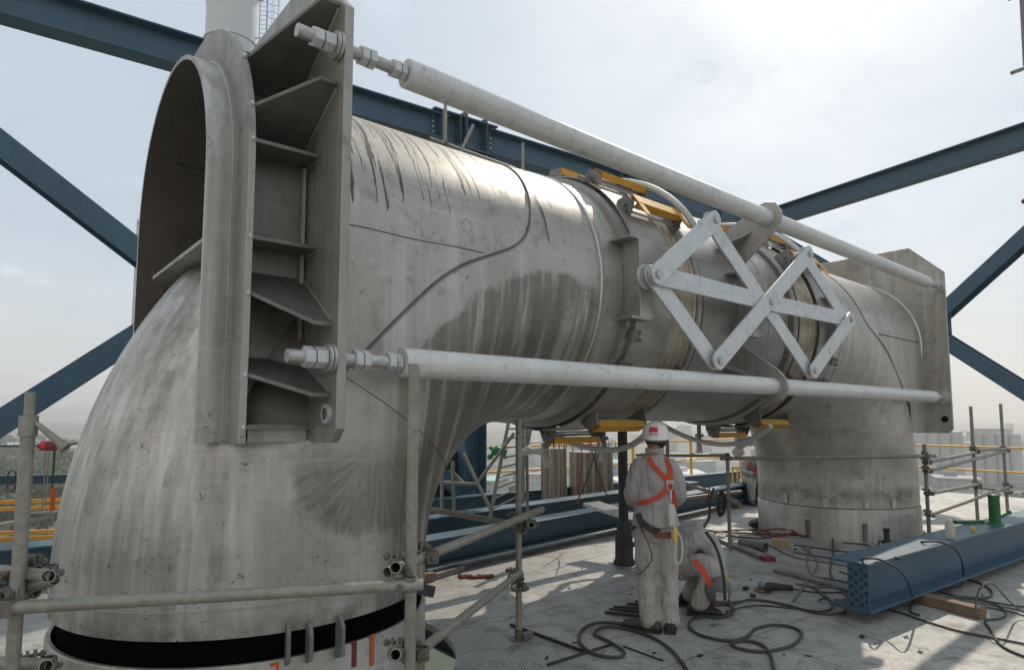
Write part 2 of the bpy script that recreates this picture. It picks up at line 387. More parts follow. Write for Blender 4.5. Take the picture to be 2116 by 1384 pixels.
def deck_material():
    g = N('tread_plate_deck')
    x, y, z = g.xyz()
    a = R_(4.); u = g.math('ADD', g.math('MULTIPLY', x, math.cos(a)), g.math('MULTIPLY', y, -math.sin(a)))
    v = g.math('ADD', g.math('MULTIPLY', x, math.sin(a)), g.math('MULTIPLY', y, math.cos(a)))
    big = g.noise(.7, 6, .62, dist=.5); med = g.noise(5., 7, .7, dist=.5); fine = g.noise(55., 4, .7)
    col = g.mix(g.ramp(big, (.3, 0.), (.7, 1.)), (.26,.26,.247), (.43,.425,.40))
    col = g.mix(g.math('MULTIPLY', g.ramp(med, (.47, 0.), (.64, 1.)), .75), col, (.21,.205,.185))
    sc1 = g.noise(1., 5, .7, vec=g.vec(g.math('MULTIPLY', u, 1.2), g.math('MULTIPLY', v, 16.), 0.))
    col = g.mix(g.math('MULTIPLY', g.ramp(sc1, (.56, 0.), (.68, 1.)), .45), col, (.17,.165,.15))
    sc2 = g.noise(3., 6, .75, dist=1.5)
    col = g.mix(g.math('MULTIPLY', g.ramp(sc2, (.54, 0.), (.62, 1.)), .65), col, (.12,.11,.09))
    # plate joints
    br = g.n('ShaderNodeTexBrick', Vector=g.vec(u, v, 0.), Scale=1., Mortar_Size=.006, Brick_Width=5.2, Row_Height=1.48,
             Color1=(1,1,1), Color2=(.9,.9,.9), Mortar=(.12,.12,.12), Mortar_Smooth=.1, props=dict(offset=.37))
    col = g.mix(.8, col, br.outputs[0], 'MULTIPLY')
    # raised tread studs
    fu = g.math('SINE', g.math('MULTIPLY', g.math('ADD', u, v), 105.)); fv = g.math('SINE', g.math('MULTIPLY', g.math('SUBTRACT', u, v), 105.))
    tr = g.math('MULTIPLY', fu, fv); trp = g.ramp(g.math('ABSOLUTE', tr), (.45, 0.), (.8, 1.))
    wear = g.ramp(g.noise(1.9, 5, .65), (.42, .0), (.62, 1.))
    trm = g.math('MULTIPLY', trp, wear)
    col = g.mix(g.math('MULTIPLY', trm, .55), col, (.72,.71,.68))
    col = g.mix(.35, col, g.ramp(fine, (.3, .25), (.7, .75)), 'OVERLAY')
    g.bump(g.math('ADD', g.math('MULTIPLY', trm, .8), g.math('MULTIPLY', fine, .35)), .5, .007)
    return g.out(col, g.math('ADD', .42, g.math('MULTIPLY', med, .3)), .12)
M['deck'] = deck_material()

def ground_material():
    g = N('town_ground')
    a = g.noise(.006, 6, .65); b = g.noise(.03, 6, .7); c = g.noise(.3, 4, .7)
    col = g.mix(g.ramp(a, (.4, 0.), (.56, 1.)), (.035,.06,.03), (.15,.155,.14))
    col = g.mix(g.ramp(b, (.52, 0.), (.64, 1.)), col, (.25,.235,.2))
    col = g.mix(g.ramp(c, (.5, 0.), (.7, .7)), col, (.04,.06,.03))
    return g.out(col, .9, 0.)
M['ground'] = ground_material()
def facade(name, wall, win, bw=3.6, bh=3.4, mort=.9):
    g = N(name); x, y, z = g.xyz()
    nrm = g.n('ShaderNodeNewGeometry').outputs['Normal']; nx, ny, nz = g.xyz(nrm)
    br = g.n('ShaderNodeTexBrick', Vector=g.vec(g.math('ADD', x, y), z, 0.), Scale=1., Mortar_Size=mort, Brick_Width=bw, Row_Height=bh,
             Color1=win, Color2=tuple(v*1.5 for v in win), Mortar=wall, Mortar_Smooth=.0, props=dict(offset=0.))
    col = g.mix(g.math('GREATER_THAN', g.math('ABSOLUTE', nz), .5), br.outputs[0], wall)
    col = g.mix(.3, col, g.ramp(g.noise(.12, 5, .6), (.3, .3), (.7, .7)), 'OVERLAY')
    return g.out(col, .8, 0.)
M['fac_white'] = facade('white_facade', (.46,.47,.47), (.17,.19,.22), 2.4, 3.1, .75)
M['fac_grey'] = facade('grey_facade', (.33,.34,.35), (.15,.17,.19), 3., 3.4, .9)
M['fac_shed'] = facade('shed_wall', (.40,.43,.46), (.27,.30,.33), 7., 5., 1.9)
M['silo'] = weathered('concrete_silo', (.36,.37,.38), (.44,.45,.46), .85, 0, .05, 1., 0, .2)
M['roof_blue'] = weathered('blue_sheet_roof', (.12,.26,.42), (.16,.32,.5), .5, 0, .05, 2, 0)
M['roof_teal'] = weathered('pale_green_roof', (.30,.46,.42), (.36,.52,.48), .6, 0, .05, 2, 0)
M['roof_white'] = weathered('pale_roof', (.48,.49,.5), (.6,.6,.6), .6, 0, .05, 2, 0)
M['roof_grey'] = weathered('grey_roof', (.26,.26,.27), (.34,.34,.35), .7, 0, .05, 2, 0)
M['leaf'] = weathered('foliage', (.035,.065,.022), (.075,.115,.04), .8, 0, .35, 2, 0)
M['bark'] = weathered('bark', (.08,.06,.045), (.13,.10,.07), .9, 0, 2, 10, .3)
M['lattice'] = weathered('pale_lattice_steel', (.42,.44,.46), (.5,.52,.54), .5, .3, 1, 20, .02)
# ================================================================ THE DUCT
duct = thing('expansion_joint_duct', 'huge grey stainless duct with two elbows, white tie rods and yellow shipping bars', 'duct', (0, 0, .6))
def elbow(x0, sg, zlow, name, mat):
    b = MB(); n, k = 40, 96; vs = []; rows = 0
    def ringpts(cx, cz, a):
        for j in range(k):
            t = 2*PI*j/k; r = RAD*math.cos(t)
            vs.append((x0+sg*(cx-r*math.cos(a)), RAD*math.sin(t), cz+r*math.sin(a)))
    for z in (zlow, (zlow+HP-RB)/2): ringpts(0, z, 0); rows += 1
    for i in range(n+1):
        a = PI/2*i/n; ringpts(RB-RB*math.cos(a), HP-RB+RB*math.sin(a), a); rows += 1
    fs = [(i*k+j, i*k+(j+1) % k, (i+1)*k+(j+1) % k, (i+1)*k+j) for i in range(rows-1) for j in range(k)]
    b.add(vs, fs)
    return b.build(name, mat, duct, smooth=60)
Z0, Z1 = .598, .43
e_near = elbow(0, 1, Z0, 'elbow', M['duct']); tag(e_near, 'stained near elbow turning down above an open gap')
e_far = elbow(LEN, -1, Z1, 'elbow', M['duct_far']); tag(e_far, 'far elbow turning down onto the deck')
SR = RAD-.017
def seam_pts(x0, sg, r=SR, lim=None):
    out = []
    for i in range(121):
        t = R_(-62)+R_(180)*i/120
        c = RAD**2-(r*math.cos(t))**2
        D = RB+math.sqrt(max(c, 0)); h = RB+r*math.sin(t); q = D*D-h*h
        if q <= 0: continue
        x = RB-math.sqrt(q)
        if lim is not None and x < lim: continue
        out.append((x0+sg*x, -r*math.cos(t)*1.003, HP+r*math.sin(t)*1.003))
    return out
def hcyl(name, xa, xb, r, mat, lab=None, n=96):
    b = MB(); b.lathe([(r, xa), (r, (xa+xb)/2), (r, xb)], (0, 0, HP), (1, 0, 0), n)
    o = b.build(name, mat, duct, smooth=60)
    if lab: tag(o, lab)
    return o
CPTS = ((-.03, 1.83), (.08, 1.95), (.211, 2.072), (.36, 2.225), (.493, 2.355), (.68, 2.53), (.885, 2.669), (1.10, 2.765), (1.295, 2.853), (1.43, 2.965), (1.523, 3.141), (1.60, 3.36), (1.66, 3.60), (1.70, 3.78), (1.71, 3.835))
def curve_x(z):
    for (xa, za), (xb, zb) in zip(CPTS, CPTS[1:]):
        if za <= z <= zb: return xa+(xb-xa)*(z-za)/(zb-za)
    return CPTS[0][0] if z < CPTS[0][1] else 1.97
def stub(x0, sg, xs, name_mat, lab, zb):
    # upper half round, sides dropping straight down, cut along the line where it meets the elbow
    rows = []
    for z in (zb, 1.68, 1.80, 1.9, 2.0, 2.1, 2.2, 2.3, 2.4, 2.5, 2.6, 2.68): rows.append((-SR, z, curve_x(z)))
    for i in range(61):
        t = PI*i/60; rows.append((-SR*math.cos(t), HP+SR*math.sin(t), 1.97 if SR*math.sin(t) > .25 else curve_x(HP+SR*math.sin(t))+.04))
    for z in (2.68, 2.6, 2.5, 2.4, 2.3, 2.2, 2.1, 2.0, 1.9, 1.80, 1.68, zb): rows.append((SR, z, curve_x(z)))
    b = MB(); n = 24; vs = []
    for y, z, xm in rows:
        for j in range(n+1): vs.append((x0+sg*(xs+(xm-xs)*j/n), y, z))
    b.add(vs, [(i*(n+1)+j, i*(n+1)+j+1, (i+1)*(n+1)+j+1, (i+1)*(n+1)+j) for i in range(len(rows)-1) for j in range(n)])
    tag(b.build('stub_pipe', name_mat, duct, smooth=60), lab)
stub(0, 1, -.06, M['duct'], 'streaked stub pipe running into the near elbow', 1.575)
stub(LEN, -1, LEN-9.40, M['duct_far'], 'stub pipe behind the far elbow', 1.475)
def on_outer(x, z):
    dz = z-HP; ys = math.sqrt(max(SR**2-max(dz, 0)**2, 0)); D = math.hypot(RB-x, z-(HP-RB)); ye = math.sqrt(max(RAD**2-(D-RB)**2, 0)) if x < RB else 0
    return max(ys, ye)+.002
CURVE = spline([(x, 0, z) for x, z in CPTS], 4)
for x0, sg in ((0, 1), (LEN, -1)):
    MB().tube([(x0+sg*p.x, -on_outer(p.x, p.z), p.z) for p in CURVE], .0075, 6).build('weld_seam', M['seam'], duct)
    MB().tube([(x0+sg*(p.x+.012), -on_outer(p.x, p.z)-.001, p.z-.010) for p in CURVE], .004, 6).build('weld_seam', M['cover'], duct)
def arc(r, a0, a1, x, n=60, y0=0, zc=HP): return [(x, -r*math.cos(R_(a0+(a1-a0)*i/n))+y0, zc+r*math.sin(R_(a0+(a1-a0)*i/n))) for i in range(n+1)]
def ring(name, x, r, rt_, mat, n=96):
    pts = arc(r, 0, 360, x, n)[:-1]
    return MB().tube(pts, rt_, 8, closed=True).build(name, mat, duct)
# straight seams
MB().tube([(x, -SR*1.001, HP+.015+.004*math.sin(x*9)) for x in [i*.05 for i in range(0, 22)]], .0035, 6).build('weld_seam', M['seam'], duct)
MB().tube([(x, -SR*1.001, HP+.05) for x in (LEN-1.0, LEN-.4, LEN, 9.3)], .008, 6).build('weld_seam', M['seam'], duct)
# mitre lines on the near elbow
for ang in (31,):
    a = R_(ang); pts = []
    for i in range(50):
        t = R_(20)+R_(150)*i/49; r = (RAD+.001)*math.cos(t)
        pts.append((RB-(RB+r)*math.cos(a), -(RAD+.001)*math.sin(t), HP-RB+(RB+r)*math.sin(a)))
    MB().tube(pts[14:] , .0026, 6).build('weld_seam', M['seam'], duct)
MB().tube([((RAD+.001)*math.cos(t), (RAD+.001)*math.sin(t), .735+.006*math.sin(t*3)) for t in [2*PI*i/120 for i in range(120)]], .004, 6, closed=True).build('weld_seam', M['cover'], duct)
# straight run
hcyl('pipe_run', RB, 2.50, RAD, M['duct']); hcyl('pipe_run', 3.42, 5.36, RAD, M['cover']); hcyl('pipe_run', 6.27, LEN-RB, RAD, M['duct_far'])
ring('weld_seam', 2.19, RAD+.002, .011, M['weld']); ring('weld_seam', LEN-2.19, RAD+.002, .011, M['weld'])
ring('weld_seam', 4.80, RAD+.002, .006, M['weld'])
def wide_ring(xa, xb, r, mat, name='stiffening_ring'):
    b = MB(); b.lathe([(RAD-.02, xa), (r, xa), (r, xb), (RAD-.02, xb)], (0, 0, HP), (1, 0, 0), 96); return b.build(name, mat, duct, smooth=40)
def cover(xa, xb, r, a0, a1):
    b = MB(); q = [(r, xa), (r, xb), (r-.012, xb), (r-.012, xa), (r, xa)]
    b.lathe(q, (0, 0, HP), (1, 0, 0), 60, R_(a0), R_(a1)); return b.build('cover_sheet', M['cover'], duct, smooth=40)
for m in (0, 1):
    X = lambda x: LEN-x if m else x
    lo = lambda a, b_: (min(X(a), X(b_)), max(X(a), X(b_)))
    wide_ring(*lo(2.47, 2.53), RAD+.05, M['cover']); wide_ring(*lo(3.38, 3.41), RAD+.03, M['cover'])
    for a0, a1 in ((2, 84), (86, 172), (174, 268), (270, 358)): cover(*lo(2.55, 3.0), RAD+.085, a0, a1)
    b = MB(); prof = []; xa, xb = lo(2.53, 3.40)
    for i in range(73):
        t = i/72; prof.append((RAD+.018+.026*math.cos(t*2*PI*9), xa+(xb-xa)*t))
    b.lathe(prof, (0, 0, HP), (1, 0, 0), 96); b.build('bellows', M['bellows'], duct, smooth=60)
    ring('stiffening_ring', X(3.47), RAD+.025, .032, M['cover'])
    wide_ring(*lo(3.55, 3.57), RAD+.012, M['seam'])
    # latches on the cover
    for an in (-20, -33, 60):
        p = V((X(2.56), -(RAD+.09)*math.cos(R_(an)), HP+(RAD+.09)*math.sin(R_(an)))); n_ = V((0, -math.cos(R_(an)), math.sin(R_(an))))
        rot = Matrix((V((1,0,0)), n_, V((1,0,0)).cross(n_))).transposed()
        c = MB(); c.box(p, (.09, .04, .10), rot); c.cyl(p+V((.03, 0, .03)), p+V((.03, 0, .03))+n_*.05, .012, n=8); c.cyl(p+V((.03, 0, -.03)), p+V((.03, 0, -.03))+n_*.05, .012, n=8)
        c.build('latch', M['grey_steel'], duct)
    # yellow shipping bars around the bellows
    for an in (36, 60, 84, 130, -36, -63, -89, -130):
        a = R_(an); n_ = V((0, -math.cos(a), math.sin(a))); tg = V((1,0,0)).cross(n_); o_ = V((0, 0, HP))
        rot = Matrix((V((1,0,0)), n_, tg)).transposed()
        c = MB()
        xa, xb = lo(2.68, 3.32); r0 = RAD+.175
        L = xb-xa; xm = (xa+xb)/2; W = .105
        c.box(o_+n_*(r0+.03)+V((xm, 0, 0)), (L, .008, W), rot)
        for q in (-1, 1): c.box(o_+n_*r0+tg*q*(W/2-.004)+V((xm, 0, 0)), (L, .052, .008), rot)
        if an in (36, 130):
            dn_ = -1 if tg.z*1 > 0 else 1
            for xx in (xa+.03, xb-.03): c.box(o_+n_*(r0+.026)+tg*dn_*(W/2+.07)+V((xx, 0, 0)), (.06, .010, .16), rot)
        s = c.build('shipping_bar', M['yellow'], duct, smooth=0)
        for xx, sgx in ((xa-.02, -1), (xb+.02, 1)):
            d = MB(); d.prism([(-.10, -.15), (.10, -.15), (.10, .0), (.055, .09), (-.055, .09), (-.10, .0)], o_+n_*(RAD+.10)+V((xx-.009, 0, 0)), tg, n_, .018)
            d.cyl(o_+n_*(RAD+.12)+V((xx-.05, 0, 0)), o_+n_*(RAD+.12)+V((xx+.05, 0, 0)), .016, n=10)
            d.cyl(o_+n_*(RAD+.10)+tg*.05+V((xx-.05, 0, 0)), o_+n_*(RAD+.10)+tg*.05+V((xx+.05, 0, 0)), .012, n=8)
            d.build('lug', M['grey_steel'], s, smooth=40)
        d = MB(); d.cyl(o_+n_*(RAD+.125)+V((xa, 0, 0)), o_+n_*(RAD+.125)+V((xb, 0, 0)), .013, n=8); d.cyl(o_+n_*(RAD+.10)+tg*.05+V((xa, 0, 0)), o_+n_*(RAD+.10)+tg*.05+V((xb, 0, 0)), .010, n=8)
        d.build('screw_rod', M['bolt'], s)
    # pale conduits looped round the duct
    pts = [(X(3.25)+.12*math.sin(R_(t*2)), -(RAD+.27)*math.cos(R_(t))*.99, HP-.05+(RAD+.27)*math.sin(R_(t))) for t in range(28, 122, 4)]
    MB().tube(pts, .03, 10).build('conduit', M['conduit'], duct)
    pts = [(X(3.30)+.15*math.sin(R_(t*3)), (RAD+.22)*math.cos(R_(t)), HP-.02+(RAD+.27)*math.sin(R_(t))) for t in range(236, 345, 5)]
    MB().tube(pts, .03, 10).build('conduit', M['conduit'], duct)

# ---- anchor box at the near end
XP, TP = -.06, .05
def rect_cham(y0, y1, z0, z1, ct, cb): return [(y0, z0+cb), (y0+cb, z0), (y1-cb, z0), (y1, z0+cb), (y1, z1-ct), (y1-ct, z1), (y0+ct, z1), (y0, z1-ct)]
YC = -.045
def arch(r, zc, zb, n=28): return [(YC-r, zb)] + [(YC-r*math.cos(PI*i/n), zc+r*math.sin(PI*i/n)) for i in range(n+1)] + [(YC+r, zb)]
b = MB(); b.prism(rect_cham(-1.40, 1.40, 1.555, 4.29, .45, .07), (XP-TP, 0, 0), (0,1,0), (0,0,1), TP)
tag(b.build('anchor_plate', M['plate'], duct, smooth=0, bevel=.006), 'tall near anchor plate holding the tie rod ends')
def strip(outer, inner, x, t, name, mat):
    """arched band between two profiles in the y-z plane"""
    c = MB(); k = len(outer)
    vs = [(x, y, z) for y, z in outer]+[(x, y, z) for y, z in inner]+[(x+t, y, z) for y, z in outer]+[(x+t, y, z) for y, z in inner]
    fs = []
    for i in range(k-1):
        fs += [(i, i+1, k+i+1, k+i), (2*k+i+1, 2*k+i, 3*k+i, 3*k+i+1), (i+1, i, 2*k+i, 2*k+i+1), (k+i, k+i+1, 3*k+i+1, 3*k+i)]
    fs += [(0, k, 3*k, 2*k), (k-1, 2*k-1, 4*k-1, 3*k-1)]
    c.add(vs, fs)
    if isinstance(mat, list):
        for i in range(k-1): c.m[4*i+3] = 1
    return c.build(name, mat, duct, smooth=35)
X2 = -.455
strip(arch(1.085, 3.0, 1.555), arch(.87, 3.0, 1.555), X2-.035, .035, 'arch_plate', M['plate'])
tag(strip(arch(.89, 3.0, 1.555), arch(.863, 3.0, 1.555), -.635, .185, 'arch_shell', [M['duct'], M['inner_shade']]), 'open arched shell at the near end')
strip(arch(.885, 3.0, 1.6), arch(.863, 3.0, 1.6), -.449, .339, 'pocket_wall', [M['pocket_dark'], M['inner_shade']])
MB().tube([(X2-.045, y, z) for y, z in arch(.893, 3.0, 1.57)], .012, 6).build('weld_seam', M['weld'], duct)
strip(arch(.918, 3.0, 1.56), arch(.888, 3.0, 1.56), X2-.035-.02, .02, 'weld_seam', M['cover'])
def y_arch(z, r=1.085): return r if z < 3.0 else math.sqrt(max(r**2-(z-3.0)**2, .0))
def gusset(z, y2, y1, inner, slope=0., t=.022, x2=X2, sgn=-1):
    c = MB(); q = .06 if y1-y2 > .12 else .02
    poly = [(x2, inner), (XP-TP, inner), (XP-TP, y1), (XP-TP-q*1.6, y1), (x2, y2)]
    o_ = V((0, 0, z-slope*y2)); f = lambda x, y: o_+V((x, sgn*y, slope*y))
    lo_ = [f(x, y) for x, y in poly]; hi_ = [p+V((0, 0, t)) for p in lo_]; k = 5
    c.add(lo_+hi_, [tuple(range(k-1, -1, -1)), tuple(range(k, 2*k))]+[(i, (i+1) % k, k+(i+1) % k, k+i) for i in range(k)])
    g_ = c.build('gusset', M['pocket_dark'], duct, smooth=0, bevel=.003)
    w = MB(); w.tube([f(XP-TP-.002, y)+V((0, 0, t+.002)) for y in (inner, (inner+y1)/2, y1-.01)], .009, 6); w.tube([f(XP-TP-.002, y)-V((0, 0, .002)) for y in (inner, (inner+y1)/2, y1-.01)], .009, 6)
    w.build('fillet_weld', M['cover'], g_); w = MB(); w.sphere(f(x2-.01, y2+.002)+V((0, 0, t/2)), .016, 8); w.build('fillet_weld', M['weld'], g_)
    return g_
for z, slope, wide in ((3.62, .62, 1), (3.29, .55, 1), (3.09, 0, 0), (2.58, 0, 0), (2.29, -.72, 1), (1.88, -.48, 1), (1.62, 0, 0)):
    for sg in (-1, 1):
        y2 = y_arch(z)+.045*-sg-.005; inn = y_arch(z, .885)-.045*sg
        inn += .028 if sg > 0 else 0
        gusset(z, y2, (1.33 if wide else 1.13), inn-.008 if slope <= 0 else inn+.0, slope, sgn=sg)
# closing strip along the bottom of the pockets
MB().box((-.28, -1.03, 1.60), (.30, .10, .09)).build('bottom_strip', M['plate'], duct, smooth=0)
c = MB(); c.prism(arch(.862, 3.0, 1.6), (XP-TP-.006, 0, 0), (0,1,0), (0,0,1), .004); c.build('back_panel', M['inner_shade'], duct, smooth=0)  # thin sheet over the anchor plate, carrying the painted shade inside the arch
# vertical back rib of the pockets
MB().box((-.135, -.95, 2.45), (.02, .05, 1.25)).build('back_rib', M['plate'], duct, smooth=0)
# cross plate seen inside the arch
c = MB(); c.prism([(-.60, -.895), (-.14, -.895), (-.14, .81), (-.45, .81), (-.60, .45)], (0, 0, 2.615), (1,0,0), (0,1,0), .022)
c.build('cross_plate', M['plate'], duct, smooth=0)
for y in (-1.345,):
    c = MB(); c.lathe([(.03, -.01), (.05, -.01), (.05, .006), (.03, .006)], (XP-TP-.002, -1.29, 1.70), (1,0,0), 24); c.build('vent_collar', M['galv'], duct)
# ---- far anchor plate
b = MB(); b.prism(rect_cham(-1.44, 1.44, 1.455, 4.29, .45, .06), (9.40, 0, 0), (0,1,0), (0,0,1), .05)
tag(b.build('anchor_plate', M['plate'], duct, smooth=0, bevel=.006), 'far anchor plate with cut corners behind the far elbow')
c = MB(); c.lathe([(.0, 0), (.045, 0), (.045, -.004)], (9.396, -1.345, 1.66), (1,0,0), 24); c.build('bolt_hole', M['inner'], duct)
MB().tube(arc(SR+.004, 0, 360, 9.39, 96)[:-1], .016, 6, closed=True).build('weld_seam', M['weld'], duct)
# ---- tie rods
def tie_rod(z, y=-1.345):
    P = lambda x: V((x, y, z))
    c = MB(); c.lathe([(.034, .285), (.079, .285), (.082, .292), (.081, 8.93), (.045, 9.06), (.03, 9.07)], (0, y, z), (1,0,0), 40)
    r = c.build('tie_rod', M['rod'], duct, smooth=40)
    s = MB(); s.cyl(P(-.345), P(.30), .034, n=24); s.build('stud', M['bolt'], r); s = MB(); s.cyl(P(9.0), P(9.40), .036, n=24); s.build('stud', M['bolt'], r)
    for x0, x1, rr in ((-.265, -.215, .055), (-.208, -.150, .056), (.0, .042, .055), (.047, .085, .057), (.195, .238, .054), (.243, .278, .052)):
        s = MB(); s.hexa(P(x0), P(x1), rr); s.build('nut', M['galv'], r, smooth=0, bevel=.004)
    for x0, x1, rr in ((-.148, -.134, .072), (-.130, -.115, .075)):
        s = MB(); s.cyl(P(x0), P(x1), rr, n=28); s.build('washer', M['bolt'], r)
    s = MB(); s.hexa(P(9.30), P(9.36), .075); s.cyl(P(9.37), P(9.398), .10, n=24); s.build('nut', M['bolt'], r, smooth=30)
    return r
tag(tie_rod(3.629), 'upper pale tie rod'); tag(tie_rod(1.979), 'lower pale tie rod')
tag(tie_rod(3.629, 1.345), 'upper tie rod on the far side'); tag(tie_rod(1.979, 1.345), 'lower tie rod on the far side')
# ---- mid brackets that guide the rods
for z, ys in ((3.629, -1.345), (1.979, -1.345), (3.629, 1.345), (1.979, 1.345)):
    d = V((0, ys, z-HP)); L = d.length; d.normalize(); tg = V((1,0,0)).cross(d)
    poly = [(-.22, RAD-.06), (.22, RAD-.06), (.17, L-.02), (.13, L+.09), (.06, L+.15), (-.06, L+.15), (-.13, L+.09), (-.17, L-.02)]
    c = MB(); c.prism(poly, V((4.37, 0, HP)), tg, d, .035); br = c.build('rod_bracket', M['cover'], duct, smooth=0, bevel=.004)
    c = MB(); c.prism([(RAD-.05, 0), (L-.14, 0), (RAD-.05, -.34)], V((4.37, 0, HP))+tg*.012, d, (1,0,0), .02); c.build('rib', M['cover'], br, smooth=0)
    c = MB(); c.tube([V((4.368, ys, z))+(tg*math.cos(t)+d*math.sin(t))*.09 for t in [2*PI*i/32 for i in range(32)]], .010, 6, closed=True); c.build('guide_ring', M['seam'], br)
# ---- lazy-tongs linkage
link = bpy.data.objects.new('scissor_linkage', None); COL.objects.link(link); link.parent = duct; link.location = V((4.3, -1.3, 2.78))-wloc(duct)
tag(link, 'galvanised scissor linkage bolted across both bellows')
NL, NC, NR = (2.50, 2.785), (4.245, 2.775), (6.06, 2.79)
T1, T2, B1, B2 = (3.325, 3.385), (5.09, 3.385), (3.325, 2.165), (5.10, 2.165)
def lbar(p, q, y, w=.165, ends=1):
    p = V((p[0], y, p[1])); q = V((q[0], y, q[1])); d = (q-p); L = d.length; d.normalize(); u = V((0, 1, 0)).cross(d); h = w/2; poly = []
    for i in range(13):
        a = -PI/2+PI*i/12; poly.append((L+h*math.cos(a)*ends, h*math.sin(a)))
    for i in range(13):
        a = PI/2+PI*i/12; poly.append((h*math.cos(a)*ends, h*math.sin(a)))
    c = MB(); c.prism(poly, p, d, -u, .022); c.build('bar', M['galv'], link, smooth=35, bevel=.003)
yF, yM, yB = -1.400, -1.372, -1.344
lbar(NL, T1, yF); lbar(B1, T2, yF); lbar(B2, NR, yF)
lbar(NL, (NC[0]-.02, NC[1]), yM, .155); lbar((NC[0]+.02, NC[1]), (NR[0], NR[1]), yM, .155)
lbar(NL, B1, yB); lbar(T1, B2, yB); lbar(T2, NR, yB)
lbar(NL, (NL[0]+.001, NL[1]), yB+.06, .20)
for p in (NL, NC, NR, T1, T2, B1, B2):
    c = MB(); c.cyl((p[0], -1.44, p[1]), (p[0], -1.26, p[1]), .036, n=20); c.build('pin', M['bolt'], link)
def lbracket(x, w, h0, h1):
    c = MB(); c.box((x+w/2-.02, -1.255, (h0+h1)/2), (w, .022, h1-h0)); c.box((x-.03, -1.19, (h0+h1)/2), (.022, .16, h1-h0))
    for h in (h0, h1): c.box((x-.02, -1.13, h), (.24, .27, .02))
    c.box((x+.02, -1.2, 2.785), (.10, .10, .12))
    c.build('hinge_bracket', M['cover'], link, smooth=0, bevel=.004)
lbracket(2.50, .16, 2.46, 3.10); lbracket(4.20, .17, 2.46, 3.08); lbracket(6.06, .16, 2.52, 3.06)

# ================================================================ LOWER DUCT ENDS
low = thing('lower_duct', 'lower duct mouth below the black gap, marked with a purple-red and an orange stripe', 'duct', (0, 0, -2.5))
b = MB(); b.lathe([(RAD-.03, -2.5), (RAD+.005, -2.5), (RAD+.005, .455), (RAD-.004, .468), (RAD-.022, .468), (RAD-.03, .455), (RAD-.03, -2.5)], (0,0,0), (0,0,1), 96)
b.build('duct_wall', M['collar'], low, smooth=50)
b = MB(); b.lathe([(RAD-.05, -.3), (RAD-.05, 1.0)], (0,0,0), (0,0,1), 96); b.build('dark_gap_liner', M['inner'], low, smooth=60)  # sleeve behind the gap, coloured black for its dark interior
def on_leg(px, py, r=RAD+.005):
    d = ray(px, py); a = d.x**2+d.y**2; bb = CAM.x*d.x+CAM.y*d.y; cc = CAM.x**2+CAM.y**2-r*r
    t = (-bb-math.sqrt(max(bb*bb-a*cc, 0)))/a; return CAM+d*t
def patch(px, py0, py1, w, mat, name='paint_stripe', r=RAD+.008, par=low, axis=(0,0)):
    p0 = on_leg(px, py0, r); p1 = on_leg(px, py1, r); a = math.atan2(p0.y, p0.x); c = MB(); vs = []
    for i in range(5):
        t = a+w/r*(i/4-.5)
        for z in (p0.z, p1.z): vs.append((r*math.cos(t), r*math.sin(t), z))
    c.add(vs, [(2*i, 2*i+1, 2*i+3, 2*i+2) for i in range(4)]); return c.build(name, mat, par)
patch(733, 1322, 1377, .030, M['maroon']); patch(770, 1309, 1374, .030, M['orange'])
patch(566, 1368, 1376, .035, M['orange'], 'paint_mark'); patch(574, 1366, 1384, .012, M['orange'], 'paint_mark')
def lug(px, py0, py1, w):
    p0 = on_leg(px, py0, RAD+.03); p1 = on_leg(px, py1, RAD+.03); n_ = V((p0.x, p0.y, 0)).normalized(); tg = n_.cross(V((0,0,1)))
    c = MB(); H = p0.z-p1.z; o_ = V((n_.x*RAD, n_.y*RAD, p1.z))-tg*.009
    c.prism([(0, 0), (w, .03), (w, H-.05), (w*.6, H), (0, H)], o_, n_, (0,0,1), .02); c.build('backing_lug', M['grey_steel'], low, smooth=0, bevel=.002)
lug(597, 1290, 1378, .05); lug(640, 1285, 1372, .075); lug(703, 1272, 1362, .075)
far = thing('lower_duct', 'lower duct collar under the far elbow, with a dark weld seam', 'duct', (LEN, 0, -2.5))
b = MB(); b.lathe([(RAD+.012, -2.5), (RAD+.012, .40), (RAD-.0, .418), (RAD-.03, .42)], (LEN,0,0), (0,0,1), 96); b.build('duct_wall', M['collar'], far, smooth=50)
b = MB(); b.lathe([(RAD-.01, .33), (RAD-.01, .55)], (LEN,0,0), (0,0,1), 96); b.build('weld_gap', M['seam'], far)
for an, z0, z1, w in ((-192, .44, .58, .05), (-163, .43, .55, .07), (-155, .44, .50, .05), (-148, .44, .50, .05), (-137, .44, .53, .05), (-117, .44, .55, .06), (-192, .24, .38, .05)):
    a = R_(an); r = RAD+.016; c = MB(); vs = []
    for i in range(4):
        t = a+w*(i/3-.5)
        for z in (z0, z1): vs.append((LEN+r*math.cos(t), r*math.sin(t), z))
    c.add(vs, [(2*i, 2*i+1, 2*i+3, 2*i+2) for i in range(3)]); c.build('tape_patch', M['conduit'], far)
for an in (-176, -139):
    a = R_(an); c = MB(); c.box((LEN+(RAD+.02)*math.cos(a), (RAD+.02)*math.sin(a), .12), (.05, .04, .24), Matrix.Rotation(a+PI/2, 3, 'Z')); c.build('guide_lug', M['grey_steel'], far, smooth=0)
